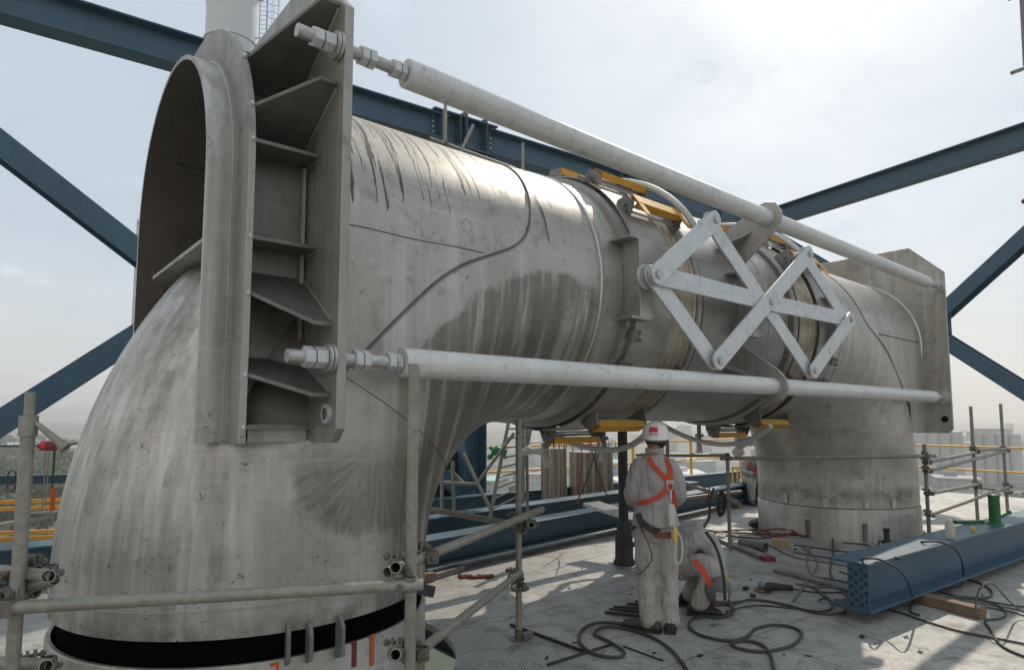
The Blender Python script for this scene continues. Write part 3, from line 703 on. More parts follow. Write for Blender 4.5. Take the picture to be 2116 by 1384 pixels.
# support post beneath the duct
pst = thing('support_post', 'black screw post standing on the deck under the duct beside the standing worker', 'post', (4.35, .51, 0))
p = V((4.35, .51, 0))
MB().cyl(p+V((0,0,.02)), p+V((0,0,1.78)), .056, n=20).build('tube', M['black'], pst)
c = MB(); c.lathe([(.0, 0), (.125, 0), (.125, .03), (.105, .06), (.10, .30), (.085, .36), (.075, .46), (.058, .50)], p, (0,0,1), 20); c.build('base', M['black'], pst)
c = MB(); c.cyl(p+V((.08, -.05, .22)), p+V((.20, -.12, .22)), .03, n=10); c.sphere(p+V((.21, -.125, .22)), .045, 10); c.cyl(p+V((.17, -.10, .10)), p+V((.17, -.10, .34)), .018, n=8); c.build('valve', M['black'], pst)
c = MB(); c.box(p+V((0, 0, 1.70)), (.24, .24, .02)); c.build('head_plate', M['black'], pst, smooth=0)
# ================================================================ DECK
def deck():
    bm = bmesh.new()
    def loop(pts):
        vs = [bm.verts.new((x, y, 0)) for x, y in pts]
        return [bm.edges.new((vs[i], vs[(i+1) % len(vs)])) for i in range(len(vs))]
    es = loop([(-9, -9), (15.5, -9), (15.5, 6.5), (-9, 6.5)])
    es += loop([(.10+1.37*math.cos(2*PI*i/64), .22+1.37*math.sin(2*PI*i/64)) for i in range(64)])
    es += loop([(LEN-.06+1.27*math.cos(2*PI*i/64), .02+1.22*math.sin(2*PI*i/64)) for i in range(64)])
    bmesh.ops.triangle_fill(bm, use_beauty=True, use_dissolve=False, edges=es)
    bmesh.ops.recalc_face_normals(bm, faces=bm.faces)
    for f in bm.faces:
        if f.normal.z < 0: f.normal_flip()
    r = bmesh.ops.extrude_face_region(bm, geom=list(bm.faces))
    bmesh.ops.translate(bm, verts=[v for v in r['geom'] if isinstance(v, bmesh.types.BMVert)], vec=(0, 0, -.05))
    bmesh.ops.recalc_face_normals(bm, faces=bm.faces)
    me = bpy.data.meshes.new('deck'); bm.to_mesh(me); bm.free(); me.materials.append(M['deck'])
    o = bpy.data.objects.new('deck', me); COL.objects.link(o); return tag(o, kind='structure')
deck()
b = MB(); b.box((3, 0, -6.5), (26, 18, .2)); tag(b.build('lower_floor', weathered('lower_floor_plate', (.42,.34,.24), (.55,.46,.34), .8, 0, 1.5, 20, .1, 0, (.1,.08,.05), .6), smooth=0), kind='structure')
b = MB()
for i in range(14): b.beam((-9+i*1.8, -9, -.20), (-9+i*1.8, 6.4, -.20), .28, .14)
for y in (-8.8, -3, 2.2, 6.3): b.beam((-9, y, -.55), (15.4, y, -.55), .40, .2)
tag(b.build('deck_framing', M['blue_dark'], smooth=0), kind='structure')

# ================================================================ STEEL FRAME BEHIND
fr = thing('blue_steelwork', 'blue steel frame of columns, roof beams and crossed braces standing behind the duct', 'steel frame', (5.6, 5.25, 0))
yr_ = lambda x: 5.75-.09*x
AX, BX, A0X = 5.62, 14.9, -3.0
zt = 7.08
def memb(name, a, b_, h, w, up=(0,0,1), mat='blue', tf=.025, tw=.018, lab=None):
    c = MB(); c.beam(a, b_, h, w, tf, tw, up); o = c.build(name, M[mat], fr, smooth=0)
    if lab: tag(o, lab)
    return o
P3 = lambda x, z: V((x, yr_(x), z))
memb('roof_beam', P3(-9, zt), P3(AX-.55, zt), .50, .34); memb('roof_beam', P3(AX+.35, zt), P3(BX-.4, zt), .50, .34)
memb('column', P3(AX, 0), P3(AX, 7.5), .50, .42, (1,0,0)); memb('column', P3(BX, 0), P3(BX, 7.4), .45, .4, (1,0,0)); memb('column', P3(A0X, 0), P3(A0X, 7.4), .45, .4, (1,0,0))
SB = P3(BX, zt); SE = V((13.05, -6.5, zt+.1)); memb('roof_beam', SB+(SE-SB).normalized()*.3, SE, .46, .32)
CC = V((13.65, -3.9, 0)); memb('column', CC, CC+V((0,0,7.4)), .45, .4, (0,1,0))
# node with splice plates at the top of the visible column
c = MB(); c.beam(P3(AX-.9, zt), P3(AX+.5, zt), .62, .40, .03, .03)
for dx in (-.75, -.35, .25): c.bar(P3(AX+dx, zt-.29)+V((0,-.02,0)), P3(AX+dx, zt+.29)+V((0,-.02,0)), .02, .36, (0,1,0))
c.prism([(-.55, 0), (.45, 0), (.2, -.55), (-.25, -.55)], P3(AX, zt-.31)+V((0, -.02, 0)), (1,-.09,0), (0,0,1), .02)
c.build('node_plate', M['blue_dark'], fr, smooth=0)
for dx in (-.85, -.65, .3, .42):
    for dz in (-.2, -.1, 0, .1, .2):
        c = MB(); q = P3(AX+dx, zt+dz); c.hexa(q-V((0,.02,0)), q-V((0,.05,0)), .022); c.build('bolt', M['bolt'], fr, smooth=0)
for dx in (3.9, 4.2, 7.5):
    c = MB(); c.bar(P3(AX+dx, zt-.235)+V((0,-.09,0)), P3(AX+dx, zt+.235)+V((0,-.09,0)), .016, .15, (0,1,0)); c.build('stiffener', M['blue'], fr, smooth=0)
nrm = V((.09, 1, 0)).normalized()
zc_ = 3.43; Cx = .93; BZ1 = 6.32; BZ0 = .08
cl = P3(Cx, zc_)
for q in (P3(A0X, BZ1), P3(A0X, BZ0), P3(AX, 6.8), P3(AX, .2)):
    d = (q-cl).normalized(); memb('brace', cl+d*.3, q, .34, .30, nrm, tf=.02)
c = MB(); c.prism([(-.3, -.2), (.3, -.2), (.3, .2), (-.3, .2)], cl, (1, -.09, 0), (0,0,1), .02); c.build('gusset_plate', M['blue_dark'], fr, smooth=0)
c = MB(); c.prism([(0, 0), (-1.0, 0.05), (-.95, .2), (-.2, 1.0), (0, 1.0)], P3(AX-.2, .05), (1, -.09, 0), (0,0,1), .02)
c.build('gusset_plate', M['black'], fr, smooth=0)
Rm = V((14.35, .28, 3.62)); sd = (SE-SB).normalized(); sn = V((-sd.y, sd.x, 0))
for q in (SB+V((0,0,-.1)), P3(BX, .1), V((CC.x, CC.y, 7.1)), V((CC.x, CC.y, .1))):
    d = (q-Rm).normalized(); memb('brace', Rm+d*.25, q, .32, .28, sn, tf=.02)
c = MB(); c.prism([(-.5, -.3), (.5, -.3), (.5, .3), (-.5, .3)], Rm, sd, (0,0,1), .02); c.build('gusset_plate', M['blue'], fr, smooth=0)

# ================================================================ GIRDERS ON THE DECK
def girder(label, a, b_, h, w, cat='girder', nm='steel_girder', mat='blue_dark', plate=True, grp='blue girders lying on the deck'):
    a = V(a); b_ = V(b_); t = thing(nm, label, cat, a-V((0,0,h/2)), grp); d = (b_-a).normalized(); sd_ = d.cross(V((0,0,1)))
    c = MB(); c.bar(a+V((0,0,h/2-.011)), b_+V((0,0,h/2-.011)), w, .022); c.build('top_flange', M[mat], t, smooth=0, bevel=.002)
    c = MB(); c.bar(a-V((0,0,h/2-.011)), b_-V((0,0,h/2-.011)), w, .022); c.build('bottom_flange', M[mat], t, smooth=0, bevel=.002)
    c = MB(); c.bar(a, b_, .016, h-.044); c.build('web', M[mat], t, smooth=0)
    return t, d, sd_
girder('long dark blue girder lying on blocks nearest behind the duct', (.6, 1.42, .235), (10.6, 2.45, .235), .29, .28)
girder('deeper blue girder lying behind the nearest one under the duct', (1.2, 2.65, .22), (9.8, 3.25, .22), .34, .30)
girder('blue girder at the back edge of the deck, left of the foreground duct', (-6, 3.85, .22), (.3, 3.6, .22), .40, .3)
girder('blue girder along the far rail behind the silver tanks', (1.5, 4.75, .19), (13.5, 4.35, .19), .30, .24)
for x, y in ((2.2, 1.58), (6.6, 2.05), (9.5, 2.34)):
    b = MB(); b.bar((x, y-.3, .045), (x, y+.3, .045), .14, .082); tag(b.build('timber_block', M['wood'], loc=(x, y, 0), smooth=0), 'wooden packing block under the long girder nearest the duct', 'wood block', 'packing blocks under the girder')
# grating plank resting on the girders
g0 = at(1222, 1040, z=.60); g1 = at(1345, 1082, z=.46)
gt = thing('grating_plank', 'galvanised grating plank lying across the blue girders left of the standing worker', 'grating', g0)
d = (g1-g0).normalized(); s_ = d.cross(V((0,0,1))).normalized(); L = (g1-g0).length
c = MB()
for i in range(-3, 4): c.bar(g0+s_*i*.045, g1+s_*i*.045, .006, .04)
c.build('bearing_bars', M['galv'], gt, smooth=0)
c = MB()
for i in range(int(L/.09)): c.bar(g0+d*i*.09-s_*.15, g0+d*i*.09+s_*.15, .006, .04)
c.build('cross_bars', M['galv'], gt, smooth=0)
# the blue beam on the right
S = V((4.20, -2.03, .285)); E_ = V((10.9, -2.62, .30)); HB = .40
rb, d, s_ = girder('bright blue H-beam on a timber in the right foreground, its end plate full of bolt holes', S, E_, HB, .34, 'steel beam', 'steel_beam', 'blue', grp=None)
Lr = (E_-S).length
c = MB(); c.bar(S+s_*0-d*.008, S-d*.008+V((0,0,.001)), .001, .001)
ep = MB(); ep.prism([(-.0, -HB/2+.024), (.165, -HB/2+.024), (.165, HB/2-.024), (-.0, HB/2-.024)], S+d*.012, s_, (0,0,1), .014)
ep.build('end_plate', M['blue'], rb, smooth=0)
for i in range(4):
    for j in range(4 if i % 2 else 5):
        q = S-d*.003+s_*(.022+i*.040)+V((0, 0, -.14+j*.070+(.035 if i % 2 else 0)))
        c = MB(); c.cyl(q, q-d*.004, .0135, n=12); c.build('bolt_hole', M['black'], rb)
# ---------------------------------------------------------------- things on and by that beam
top = .285+HB/2
jp = at(2057, 1084, z=top)
jk = thing('hydraulic_jack', 'green hydraulic jack standing on the blue beam', 'jack', jp)
c = MB(); c.lathe([(0, 0), (.095, 0), (.085, .02), (.056, .03), (.054, .30), (.058, .31), (.058, .33), (.04, .34), (0, .34)], jp, (0,0,1), 28); c.build('cylinder', M['green'], jk)
c = MB(); c.cyl(jp+RT*.06+V((0,0,.09)), jp+RT*.15+V((0,0,.13)), .018, n=10); c.sphere(jp+RT*.16+V((0,0,.14)), .028, 10); c.build('valve', M['green'], jk)
c = MB(); c.bar(jp-RT*.07+HF*.1+V((0,0,.02)), jp-RT*.42+HF*.05+V((0,0,.02)), .06, .035); c.build('pump_lever', M['green'], jk, smooth=0, bevel=.004)
bp = at(1964, 1112, z=top)
bt = thing('plastic_bottle', 'half full clear plastic bottle standing on the blue beam', 'bottle', bp)
c = MB(); c.lathe([(0, .002), (.040, .002), (.043, .012), (.043, .12), (.038, .15), (.018, .168), (.018, .178)], bp, (0,0,1), 20); c.build('body', M['bottle'], bt)
c = MB(); c.lathe([(0, .196), (.019, .196), (.020, .179), (.0, .179)], bp, (0,0,1), 16); c.build('cap', M['helmet'], bt)
q = at(2011, 1097, z=top)
b = MB(); b.box(q+V((0,0,.022)), (.07, .035, .044), Matrix.Rotation(.3, 3, 'Z')); b.cyl(q+V((0,-.019,.024)), q+V((0,-.022,.024)), .012, n=12)
tag(b.build('tape_measure', M['tag_yellow'], loc=q, smooth=30, bevel=.006), 'small yellow tape measure lying on the blue beam between bottle and jack', 'tape measure')
q = at(1853, 1155, z=top); b = MB(); b.box(q+V((0,0,.012)), (.05, .03, .024), Matrix.Rotation(.5, 3, 'Z')); b.cyl(q+V((.03,0,.012)), q+V((.06,.01,.012)), .008, n=8)
tag(b.build('steel_clip', M['black'], loc=q, smooth=30), 'small dark clip lying on the near end of the blue beam', 'clip')
def plank(label, p0, p1, w, h, mat, nm='timber_plank', cat='plank', z=0., ends=None, **kw):
    a = at(*p0, z=z); c = at(*p1, z=z); a.z = c.z = z+h/2+.004
    t = thing(nm, label, cat, (a+c)/2-V((0,0,h/2)))
    b = MB(); b.bar(a, c, w, h); b.build('board', M[mat], t, smooth=0, bevel=.004)
    if ends:
        dd = (c-a).normalized(); b = MB(); b.bar(c-dd*.12, c+dd*.003, w+.004, h+.004); b.build('painted_end', M[ends], t, smooth=0)
    return t
plank('long brown timber lying under the blue beam in the right foreground', (1815, 1222), (2032, 1278), .11, .085, 'wood')
plank('dark flat steel bar half under the near end of the blue beam', (1605, 1180), (1765, 1222), .13, .03, 'grey_steel', 'flat_bar', 'steel bar')
ch = plank('grey steel channel on the deck behind the crouching worker, its end painted red', (1440, 1098), (1592, 1160), .13, .045, 'grey_steel', 'steel_channel', 'steel channel', ends='maroon')
q0 = at(1530, 1120, z=.065); q1 = at(1572, 1128, z=.065); b = MB(); b.pipe(q0, q1+(q1-q0)*.25, .06, .008, 20); b.cyl(q0, q0+(q1-q0)*.02, .058, n=20)
tag(b.build('pipe_offcut', M['grey_steel'], loc=q0), 'short dark pipe offcut lying on the steel channel', 'pipe')
q0 = at(1596, 1120, z=.05); q1 = at(1630, 1122, z=.05); b = MB(); b.bar(q0, q1, .14, .10); tag(b.build('wood_block', M['wood_pale'], loc=(q0+q1)/2-V((0,0,.05)), smooth=0, bevel=.004), 'pale wood block on the deck in front of the far elbow', 'wood block')
q = at(1834, 1140, z=0)
bj = thing('bottle_jack', 'black bottle jack on the deck between far elbow and blue beam', 'jack', q)
c = MB(); c.lathe([(0, 0), (.075, 0), (.075, .025), (.055, .03), (.05, .14), (.035, .16), (.03, .26), (.04, .265), (.04, .29), (0, .29)], q, (0,0,1), 20); c.build('body', M['black'], bj)
c = MB(); c.tube(spline([q-RT*.05+V((0,0,.12)), q-RT*.10+V((0,0,.13)), q-RT*.11+V((0,0,.03)), q-RT*.11]), .012, 8); c.build('handle_socket', M['black'], bj)
# grinder
q = at(1590, 1222, z=0)
gr = thing('angle_grinder', 'dark angle grinder lying on the deck right of the crouching worker', 'power tool', q)
c = MB(); c.tube([q-RT*.05+V((0,0,.05)), q+RT*.02+V((0,0,.05)), q+RT*.12+V((0,0,.045)), q+RT*.22-HF*.02+V((0,0,.04))], [.035, .042, .032, .028], 14); c.build('body', M['black'], gr)
c = MB(); c.cyl(q-RT*.08+V((0,0,.015)), q-RT*.08+V((0,0,.028)), .065, n=24); c.build('disc', M['wood'], gr)
c = MB(); c.sphere(q-RT*.07+V((0,0,.06)), .04, 12); c.build('gear_head', M['grey_steel'], gr)
c = MB(); c.cyl(q-RT*.05+V((0,0,.06)), q-RT*.05-HF*.12+V((0,0,.03)), .015, n=10); c.build('side_handle', M['black'], gr)
for i, (px, py) in enumerate(((1541, 1218), (1556, 1233), (1732, 1245), (1790, 1258))):
    q = at(px, py, z=0); b = MB(); b.box(q+V((0,0,.015)), (.05, .04, .03), Matrix.Rotation(i*.8, 3, 'Z')); b.cyl(q+V((0,0,.015)), q+V((.03,.03,.015)), .012, n=8)
    tag(b.build('metal_scrap', M['black'], loc=q, smooth=30), ['small black scrap nearest the crouching worker\'s knee', 'small black scrap just left of the angle grinder', 'small black scrap lying by the loose hose left of the blue beam', 'small black scrap just under the end of the blue beam'][i], 'scrap', 'small scraps on the deck')
rs_ = random.Random(5)
for i in range(34):
    px, py = rs_.choice(((1640, 1160), (1560, 1200), (1700, 1290), (1180, 1240), (1480, 1340), (1250, 1330), (1800, 1290), (1400, 1180), (1950, 1240))); px += rs_.gauss(0, 60); py += rs_.gauss(0, 26)
    q = at(px, max(py, 1110), z=0); s_k = rs_.uniform(.5, 1.2); b = MB()
    if i % 3 == 0: b.hexa(q+V((0,0,.002)), q+V((0,0,.016*s_k)), .016*s_k); b.cyl(q+V((0,0,.01)), q+V((.05*s_k, .02, .008)), .006, n=6)
    elif i % 3 == 1: b.bar(q+V((0,0,.004)), q+V((rs_.uniform(-.07, .07), rs_.uniform(-.07, .07), .004)), .02*s_k, .006)
    else: b.prism([(0, 0), (.05*s_k, .01), (.035*s_k, .045*s_k), (-.01, .03*s_k)], q, (1,0,0), (0,1,0), .006)
    tag(b.build('metal_chip', M['black'] if i % 2 else M['grey_steel'], loc=q, smooth=0), 'tiny dark metal chip scattered among the cables on the deck', 'scrap', 'metal chips on the deck')
# welding rods pile
rods = []
for i in range(9):
    a = at(1250+i*9, 1268-i*2.6+random.uniform(-4, 4), z=0); dd = (RT*1+HF*random.uniform(-.5, -.15)).normalized(); z = .012+.008*(i % 3)
    b = MB(); b.bar(a+V((0,0,z)), a+dd*random.uniform(.22, .34)+V((0,0,z+.004)), .022, .018)
    tag(b.build('steel_flat', M['black'], loc=a, smooth=0), 'black steel flat in the loose pile by the standing worker\'s feet', 'steel bar', 'pile of black steel flats')
q = at(1338, 1238, z=0); b = MB(); b.lathe([(0, 0), (.03, 0), (.028, .09), (.012, .11), (.012, .14), (0, .14)], q, (0,0,1), 14)
tag(b.build('spray_can', M['black'], loc=q), 'small black can behind the pile of steel flats', 'can')
for lab, p0, p1, r in (('thin black rod lying on the deck right of the slim scaffold pole', (1056, 1290), (1205, 1344), .012), ('thin black rod in the foreground leading to the hose loop', (1132, 1372), (1264, 1330), .010), ('thin dark rod near the worker, running to the lower edge', (1288, 1334), (1370, 1364), .006)):
    a = at(*p0, z=r); c_ = at(*p1, z=r); b = MB(); b.cyl(a, c_, r, n=8); tag(b.build('steel_rod', M['black'], loc=a), lab, 'steel rod')
q = at(985, 1193, z=0); b = MB()
for i in range(16): b.sphere(q+RT*(i-8)*.022+HF*random.uniform(-.05, .05)+V((0,0,.015)), .035, 8, (1, 1, .6))
rg_ = b.build('rag', M['rag'], loc=q, smooth=80); tag(rg_, 'reddish brown rag lying on the deck beyond the scaffold', 'rag')
md = rg_.modifiers.new('merge', 'REMESH'); md.mode = 'VOXEL'; md.voxel_size = .012; md.use_smooth_shade = True
a = at(884, 1196, z=.03); c_ = at(945, 1176, z=.03)
plank('grey painted timber on the deck just right of the near elbow', (880, 1200), (952, 1178), .12, .06, 'grey_steel', 'deck_plank', 'plank')

# ================================================================ CABLES AND HOSES
def cable(label, pts, r=.010, mat='cable', z=0., nm='cable', cat='cable', grp='cables and hoses trailing over the deck', k=7):
    P = [p if isinstance(p, V) else at(p[0], p[1], z=(p[2] if len(p) > 2 else r+.002)) for p in pts]
    b = MB(); b.tube(spline(P, k), r, 8); return tag(b.build(nm, M[mat], loc=P[0]), label, cat, grp)
cable('black hose looping around the standing worker\'s shoes', [(1345, 1298), (1290, 1288), (1235, 1286), (1203, 1300), (1198, 1325), (1228, 1350), (1275, 1357), (1290, 1346), (1262, 1326), (1228, 1308), (1252, 1294), (1300, 1300), (1352, 1318), (1390, 1345), (1425, 1390)], .012)
cable('coiled black hose in front of the crouching worker', [(1497, 1190), (1494, 1225), (1512, 1248), (1500, 1268), (1460, 1270), (1440, 1256), (1470, 1243), (1510, 1250), (1514, 1266), (1480, 1275), (1446, 1266), (1448, 1250), (1490, 1248), (1530, 1242)], .012)
cable('black hose making a big figure-eight loop in the middle foreground', [(1470, 1268), (1432, 1278), (1424, 1294), (1450, 1312), (1505, 1323), (1542, 1315), (1562, 1298), (1600, 1290), (1640, 1296), (1657, 1310), (1635, 1333), (1575, 1345), (1525, 1338), (1514, 1328), (1540, 1322), (1575, 1332), (1592, 1352), (1602, 1395)], .012)
cable('black hose running from the coil towards the end of the blue beam', [(1512, 1248), (1555, 1238), (1620, 1248), (1690, 1266), (1738, 1266), (1746, 1254), (1715, 1240), (1690, 1215), (1700, 1200)], .011)
cable('thin black cable lying parallel behind the hose to the blue beam', [(1500, 1262), (1560, 1250), (1640, 1256), (1700, 1262), (1720, 1250), (1700, 1225), (1660, 1205)], .008)
ROWS = [((1642, 1125), (1700, 1133), (1760, 1140), (1800, 1135), (1790, 1125), (1740, 1120)), ((1640, 1140), (1690, 1148), (1760, 1160), (1812, 1168)), ((1590, 1125), (1640, 1150), (1700, 1160), (1770, 1172)),
        ((1720, 1105), (1722, 1140), (1716, 1180), (1735, 1215), (1760, 1235)), ((1675, 1128), (1668, 1160), (1680, 1195), (1700, 1230), (1690, 1240)), ((1645, 1205), (1690, 1212), (1740, 1205), (1760, 1190), (1735, 1180)),
        ((1632, 1215), (1680, 1222), (1750, 1222), (1775, 1210), (1740, 1200), (1680, 1190)), ((1640, 1240), (1665, 1205), (1690, 1160), (1660, 1130))]
for i, r_ in enumerate(ROWS):
    cable(['grey cable curling on the deck before the far elbow', 'grey cable running under the bottle jack', 'grey cable passing the pale wood block', 'thin cable coming straight from the far elbow\'s foot to the blue beam', 'thin cable dropping towards the angle grinder', 'cable loop left of the beam\'s end plate', 'wider cable loop beside the flat bar', 'cable looping back towards the pale wood block'][i], r_, .008+.002*(i % 2), 'cable_grey' if i % 3 else 'cable')
for lab, x0, x1, yo in (('black cable draped over the near end of the blue beam', 1775, 1888, 0), ('black cable draped over the middle of the blue beam', 1900, 1990, 1)):
    if yo == 0: p = [at(1768, 1160, z=.02), at(1782, 1154, z=top+.02), at(1815, 1155, z=top+.015), at(1848, 1170, z=top+.012), at(1872, 1195, z=.34), at(1884, 1225, z=.16), at(1888, 1240, z=.012), at(1882, 1262, z=.012), at(1900, 1270, z=.012)]
    else: p = [at(1890, 1125, z=.2), at(1905, 1119, z=top+.015), at(1945, 1120, z=top+.012), at(1973, 1133, z=top-.02), at(1988, 1160, z=.28), at(1991, 1190, z=.10), at(1986, 1210, z=.012), at(1950, 1216, z=.012), at(1944, 1222, z=.012), at(1975, 1230, z=.012)]
    cable(lab, p, .009)
cable('long thin cable crossing the lit deck in front of the timber', [(1790, 1254), (1850, 1262), (1920, 1285), (1990, 1305), (2060, 1318), (2130, 1332)], .009)
cable('cable loop on the deck behind the right end of the timber', [(1960, 1194), (2005, 1198), (2040, 1212), (2050, 1228), (2030, 1235), (1980, 1232), (1930, 1236), (1880, 1250)], .010)
cable('cable curving off the end of the timber to the right edge', [(2035, 1284), (2050, 1305), (2062, 1325), (2085, 1342), (2130, 1360)], .010)
cable('cable loop beside the end of the timber', [(2036, 1280), (2070, 1276), (2078, 1264), (2050, 1245), (2000, 1236), (1940, 1234)], .008)
cable('stiff grey cable arching up from the end of the timber', [at(2016, 1268, z=.09), at(2018, 1235, z=.22), at(2028, 1212, z=.33), at(2046, 1203, z=.36), at(2062, 1215, z=.28), at(2090, 1245, z=.12), at(2130, 1275, z=.012)], .008, 'cable_grey')
for i, o in enumerate((0, 6, 13)):
    cable(['upper of three thin cables running off the right edge', 'middle of three thin cables running off the right edge', 'lower of three thin cables running off the right edge'][i], [(1960, 1230+o), (2020, 1238+o), (2080, 1248+o), (2130, 1255+o*1.5)], .007, 'cable_grey' if i == 1 else 'cable')
hb = thing('welding_torch_set', 'tangled red and black welding hoses on the deck left of the far elbow', 'welding hose', at(1560, 1100, z=0))
for i, (pts, mt) in enumerate(((((1440, 1092), (1490, 1098), (1560, 1102), (1630, 1104), (1670, 1108)), 'black'), (((1470, 1100), (1540, 1094), (1600, 1106), (1650, 1100)), 'maroon'), (((1500, 1106), (1570, 1112), (1600, 1104), (1560, 1094), (1520, 1096)), 'cable'), (((1560, 1104), (1600, 1110), (1640, 1098), (1610, 1092), (1575, 1096)), 'maroon'))):
    b = MB(); b.tube(spline([at(x, y, z=.02+.012*i) for x, y in pts]), .012, 8); b.build('hose', M[mt], hb)
# hoses hung on the middle scaffold
for lab, pts, mt, r in (('black hose hanging from the middle scaffold to the deck', [at(1475, 1008, d=8.2), at(1468, 1030, d=8.15), at(1466, 1060, d=8.1), at(1462, 1075, d=8.1), at(1450, 1096, z=.02), at(1480, 1100, z=.02)], 'cable', .016), ('dark red hose hanging beside the black hose on the middle scaffold', [at(1466, 1006, d=8.25), at(1463, 1040, d=8.25), at(1468, 1065, d=8.25), at(1455, 1092, z=.02)], 'maroon', .010)):
    cable(lab, pts, r, mt, nm='hose', cat='hose', grp='hoses hung on the middle scaffold')
cable('thick bundle of black hoses hung on the slim post of the middle scaffold', [at(1490, 1012, d=8.1), at(1498, 1030, d=8.1), at(1494, 1058, d=8.1), at(1486, 1062, d=8.1), at(1486, 1030, d=8.1), at(1492, 1012, d=8.1)], .022, 'black', nm='hose', cat='hose', grp='hoses hung on the middle scaffold')

# ================================================================ SCAFFOLDS
def coupler(parent, p, d1, d2):
    p = V(p); d1 = V(d1).normalized(); d2 = V(d2).normalized(); n_ = d1.cross(d2)
    if n_.length < .05: n_ = d1.cross(V((0,0,1)))
    n_.normalize(); b = MB()
    for d_, o in ((d1, -.028), (d2, .028)):
        b.pipe(p+n_*o-d_*.028, p+n_*o+d_*.028, .033, .009, 14)
        s_ = d_.cross(n_); q = p+n_*o+s_*.045
        b.bar(q-s_*.012-n_*.012, q+s_*.022-n_*.012, .045, .012, n_); b.bar(q-s_*.012+n_*.014, q+s_*.022+n_*.014, .045, .010, n_)
        b.cyl(q-n_*.05, q+n_*.055, .0075, n=8); b.hexa(q+n_*.03, q+n_*.048, .017); b.hexa(q-n_*.045, q-n_*.03, .015)
    return b.build('coupler', M['clamp'], parent, smooth=30)
TR = .0242
def tubes(parent, a, b_, name='scaffold_tube', mat='scaf', r=TR):
    c = MB(); c.pipe(a, b_, r, .004, 20); return c.build(name, M[mat], parent)
s1 = thing('scaffold', 'foreground scaffold of weathered tubes clamped around the near elbow', 'scaffold', at(1072, 1320, z=0))
LP0, LP1 = at(46, 1470, d=2.45), at(60, 858, d=2.45); LP0.x, LP0.y = LP1.x, LP1.y
tubes(s1, LP0, LP1, 'upright')
PA1 = at(855, 752, d=2.80); PA0 = V((PA1.x, PA1.y, 0)); tubes(s1, PA0, PA1, 'upright')
PB0 = at(1072, 1320, z=0); PB1 = V((PB0.x, PB0.y, at(1066, 866, d=4.83).z)); tubes(s1, PB0+V((0,0,.03)), PB1, 'upright')
c = MB(); c.lathe([(0, 0), (.07, 0), (.07, .008), (.03, .01), (.03, .08), (0, .08)], PB0, (0,0,1), 16); c.box(PB0+RT*.06+V((0,0,.03)), (.10, .05, .04)); c.build('base_plate', M['clamp'], s1)
tubes(s1, V((LP1.x, LP1.y, LP1.z-.02)), LP1+V((0,0,.09)), 'spigot', 'scaf', .018)
c = MB(); c.pipe(LP1-V((0,0,.08)), LP1-V((0,0,.0)), .032, .008, 14); c.tube([LP1-V((0,0,.03))+RT*.03, LP1-V((0,0,.10))+RT*.12, LP1-V((0,0,.125))+RT*.15], [.010, .016, .022], 8); c.build('wedge_head', M['scaf'], s1)
zh = .985
H0 = V((LP1.x, LP1.y, zh))-HF*.06-RT*.02; H1 = V((PA1.x, PA1.y, zh))-HF*.055+RT*.06
H0 = H0-(H1-H0).normalized()*.0
tubes(s1, H0, H1); coupler(s1, H0+HF*.028+RT*.02, (0,0,1), H1-H0); coupler(s1, H1+HF*.028-RT*.06, (0,0,1), H1-H0)
def from_to(p0, d0, p1, d1, mat='scaf'):
    a = at(*p0, d=d0); b_ = at(*p1, d=d1); tubes(s1, a, b_, mat=mat); return a, b_
a, b_ = from_to((800, 1182), 2.72, (1120, 1052), 4.9); coupler(s1, a+(b_-a)*.16, (0,0,1), b_-a); coupler(s1, at(1068, 1076, d=4.8), (0,0,1), b_-a)
a, b_ = from_to((850, 1358), 2.80, (1075, 1182), 4.75); coupler(s1, at(860, 1348, d=2.83), (0,0,1), b_-a); coupler(s1, at(1066, 1192, d=4.78), (0,0,1), b_-a)
coupler(s1, at(1072, 1212, d=4.78), (0,0,1), HF)
a, b_ = from_to((880, 1050), 5.6, (1080, 1086), 4.9); coupler(s1, at(1076, 1084, d=4.88), RT, b_-a)
# short stubs pointing at the viewer
for p0, d0, p1, d1 in (((817, 1172), 2.62, (850, 1166), 3.3), ((817, 1352), 2.62, (850, 1344), 3.3), ((100, 1190), 2.38, (60, 1172), 3.2), ((95, 1376), 2.38, (60, 1372), 3.2), ((1098, 1084), 4.55, (1080, 1078), 5.2)):
    a, b_ = from_to(p0, d0, p1, d1); m = a+(b_-a)*.32; coupler(s1, m, (0,0,1), b_-a)
for p0, d0, p1, d1 in (((-60, 1174), 2.5, (110, 1190), 2.40), ((-60, 1248), 2.55, (112, 1196), 2.40), ((-60, 1366), 2.5, (105, 1374), 2.42)):
    a, b_ = from_to(p0, d0, p1, d1)
coupler(s1, at(52, 1186, d=2.45), (0,0,1), RT); coupler(s1, at(50, 1222, d=2.45), (0,0,1), RT)
c = MB(); c.bar(at(862, 1214, d=2.86), at(893, 1222, d=2.95), .03, .05); c.build('clip_plate', M['black'], s1, smooth=0)
# far right scaffold
s2 = thing('scaffold', 'grey tube scaffold and handrails around the far elbow, right of the duct', 'scaffold', (8.48, -1.34, 0))
U1 = V((8.48, -1.34, 0)); U2 = at(2021, 1085, z=0); U3 = at(2083, 1068, z=0); U0 = V((6.0, .15, 0))
for u, h in ((U1, 1.32), (U2, 1.86), (U3, 1.92), (U0, 1.18)): tubes(s2, u, u+V((0,0,h)), 'upright', 'scaf_dark')
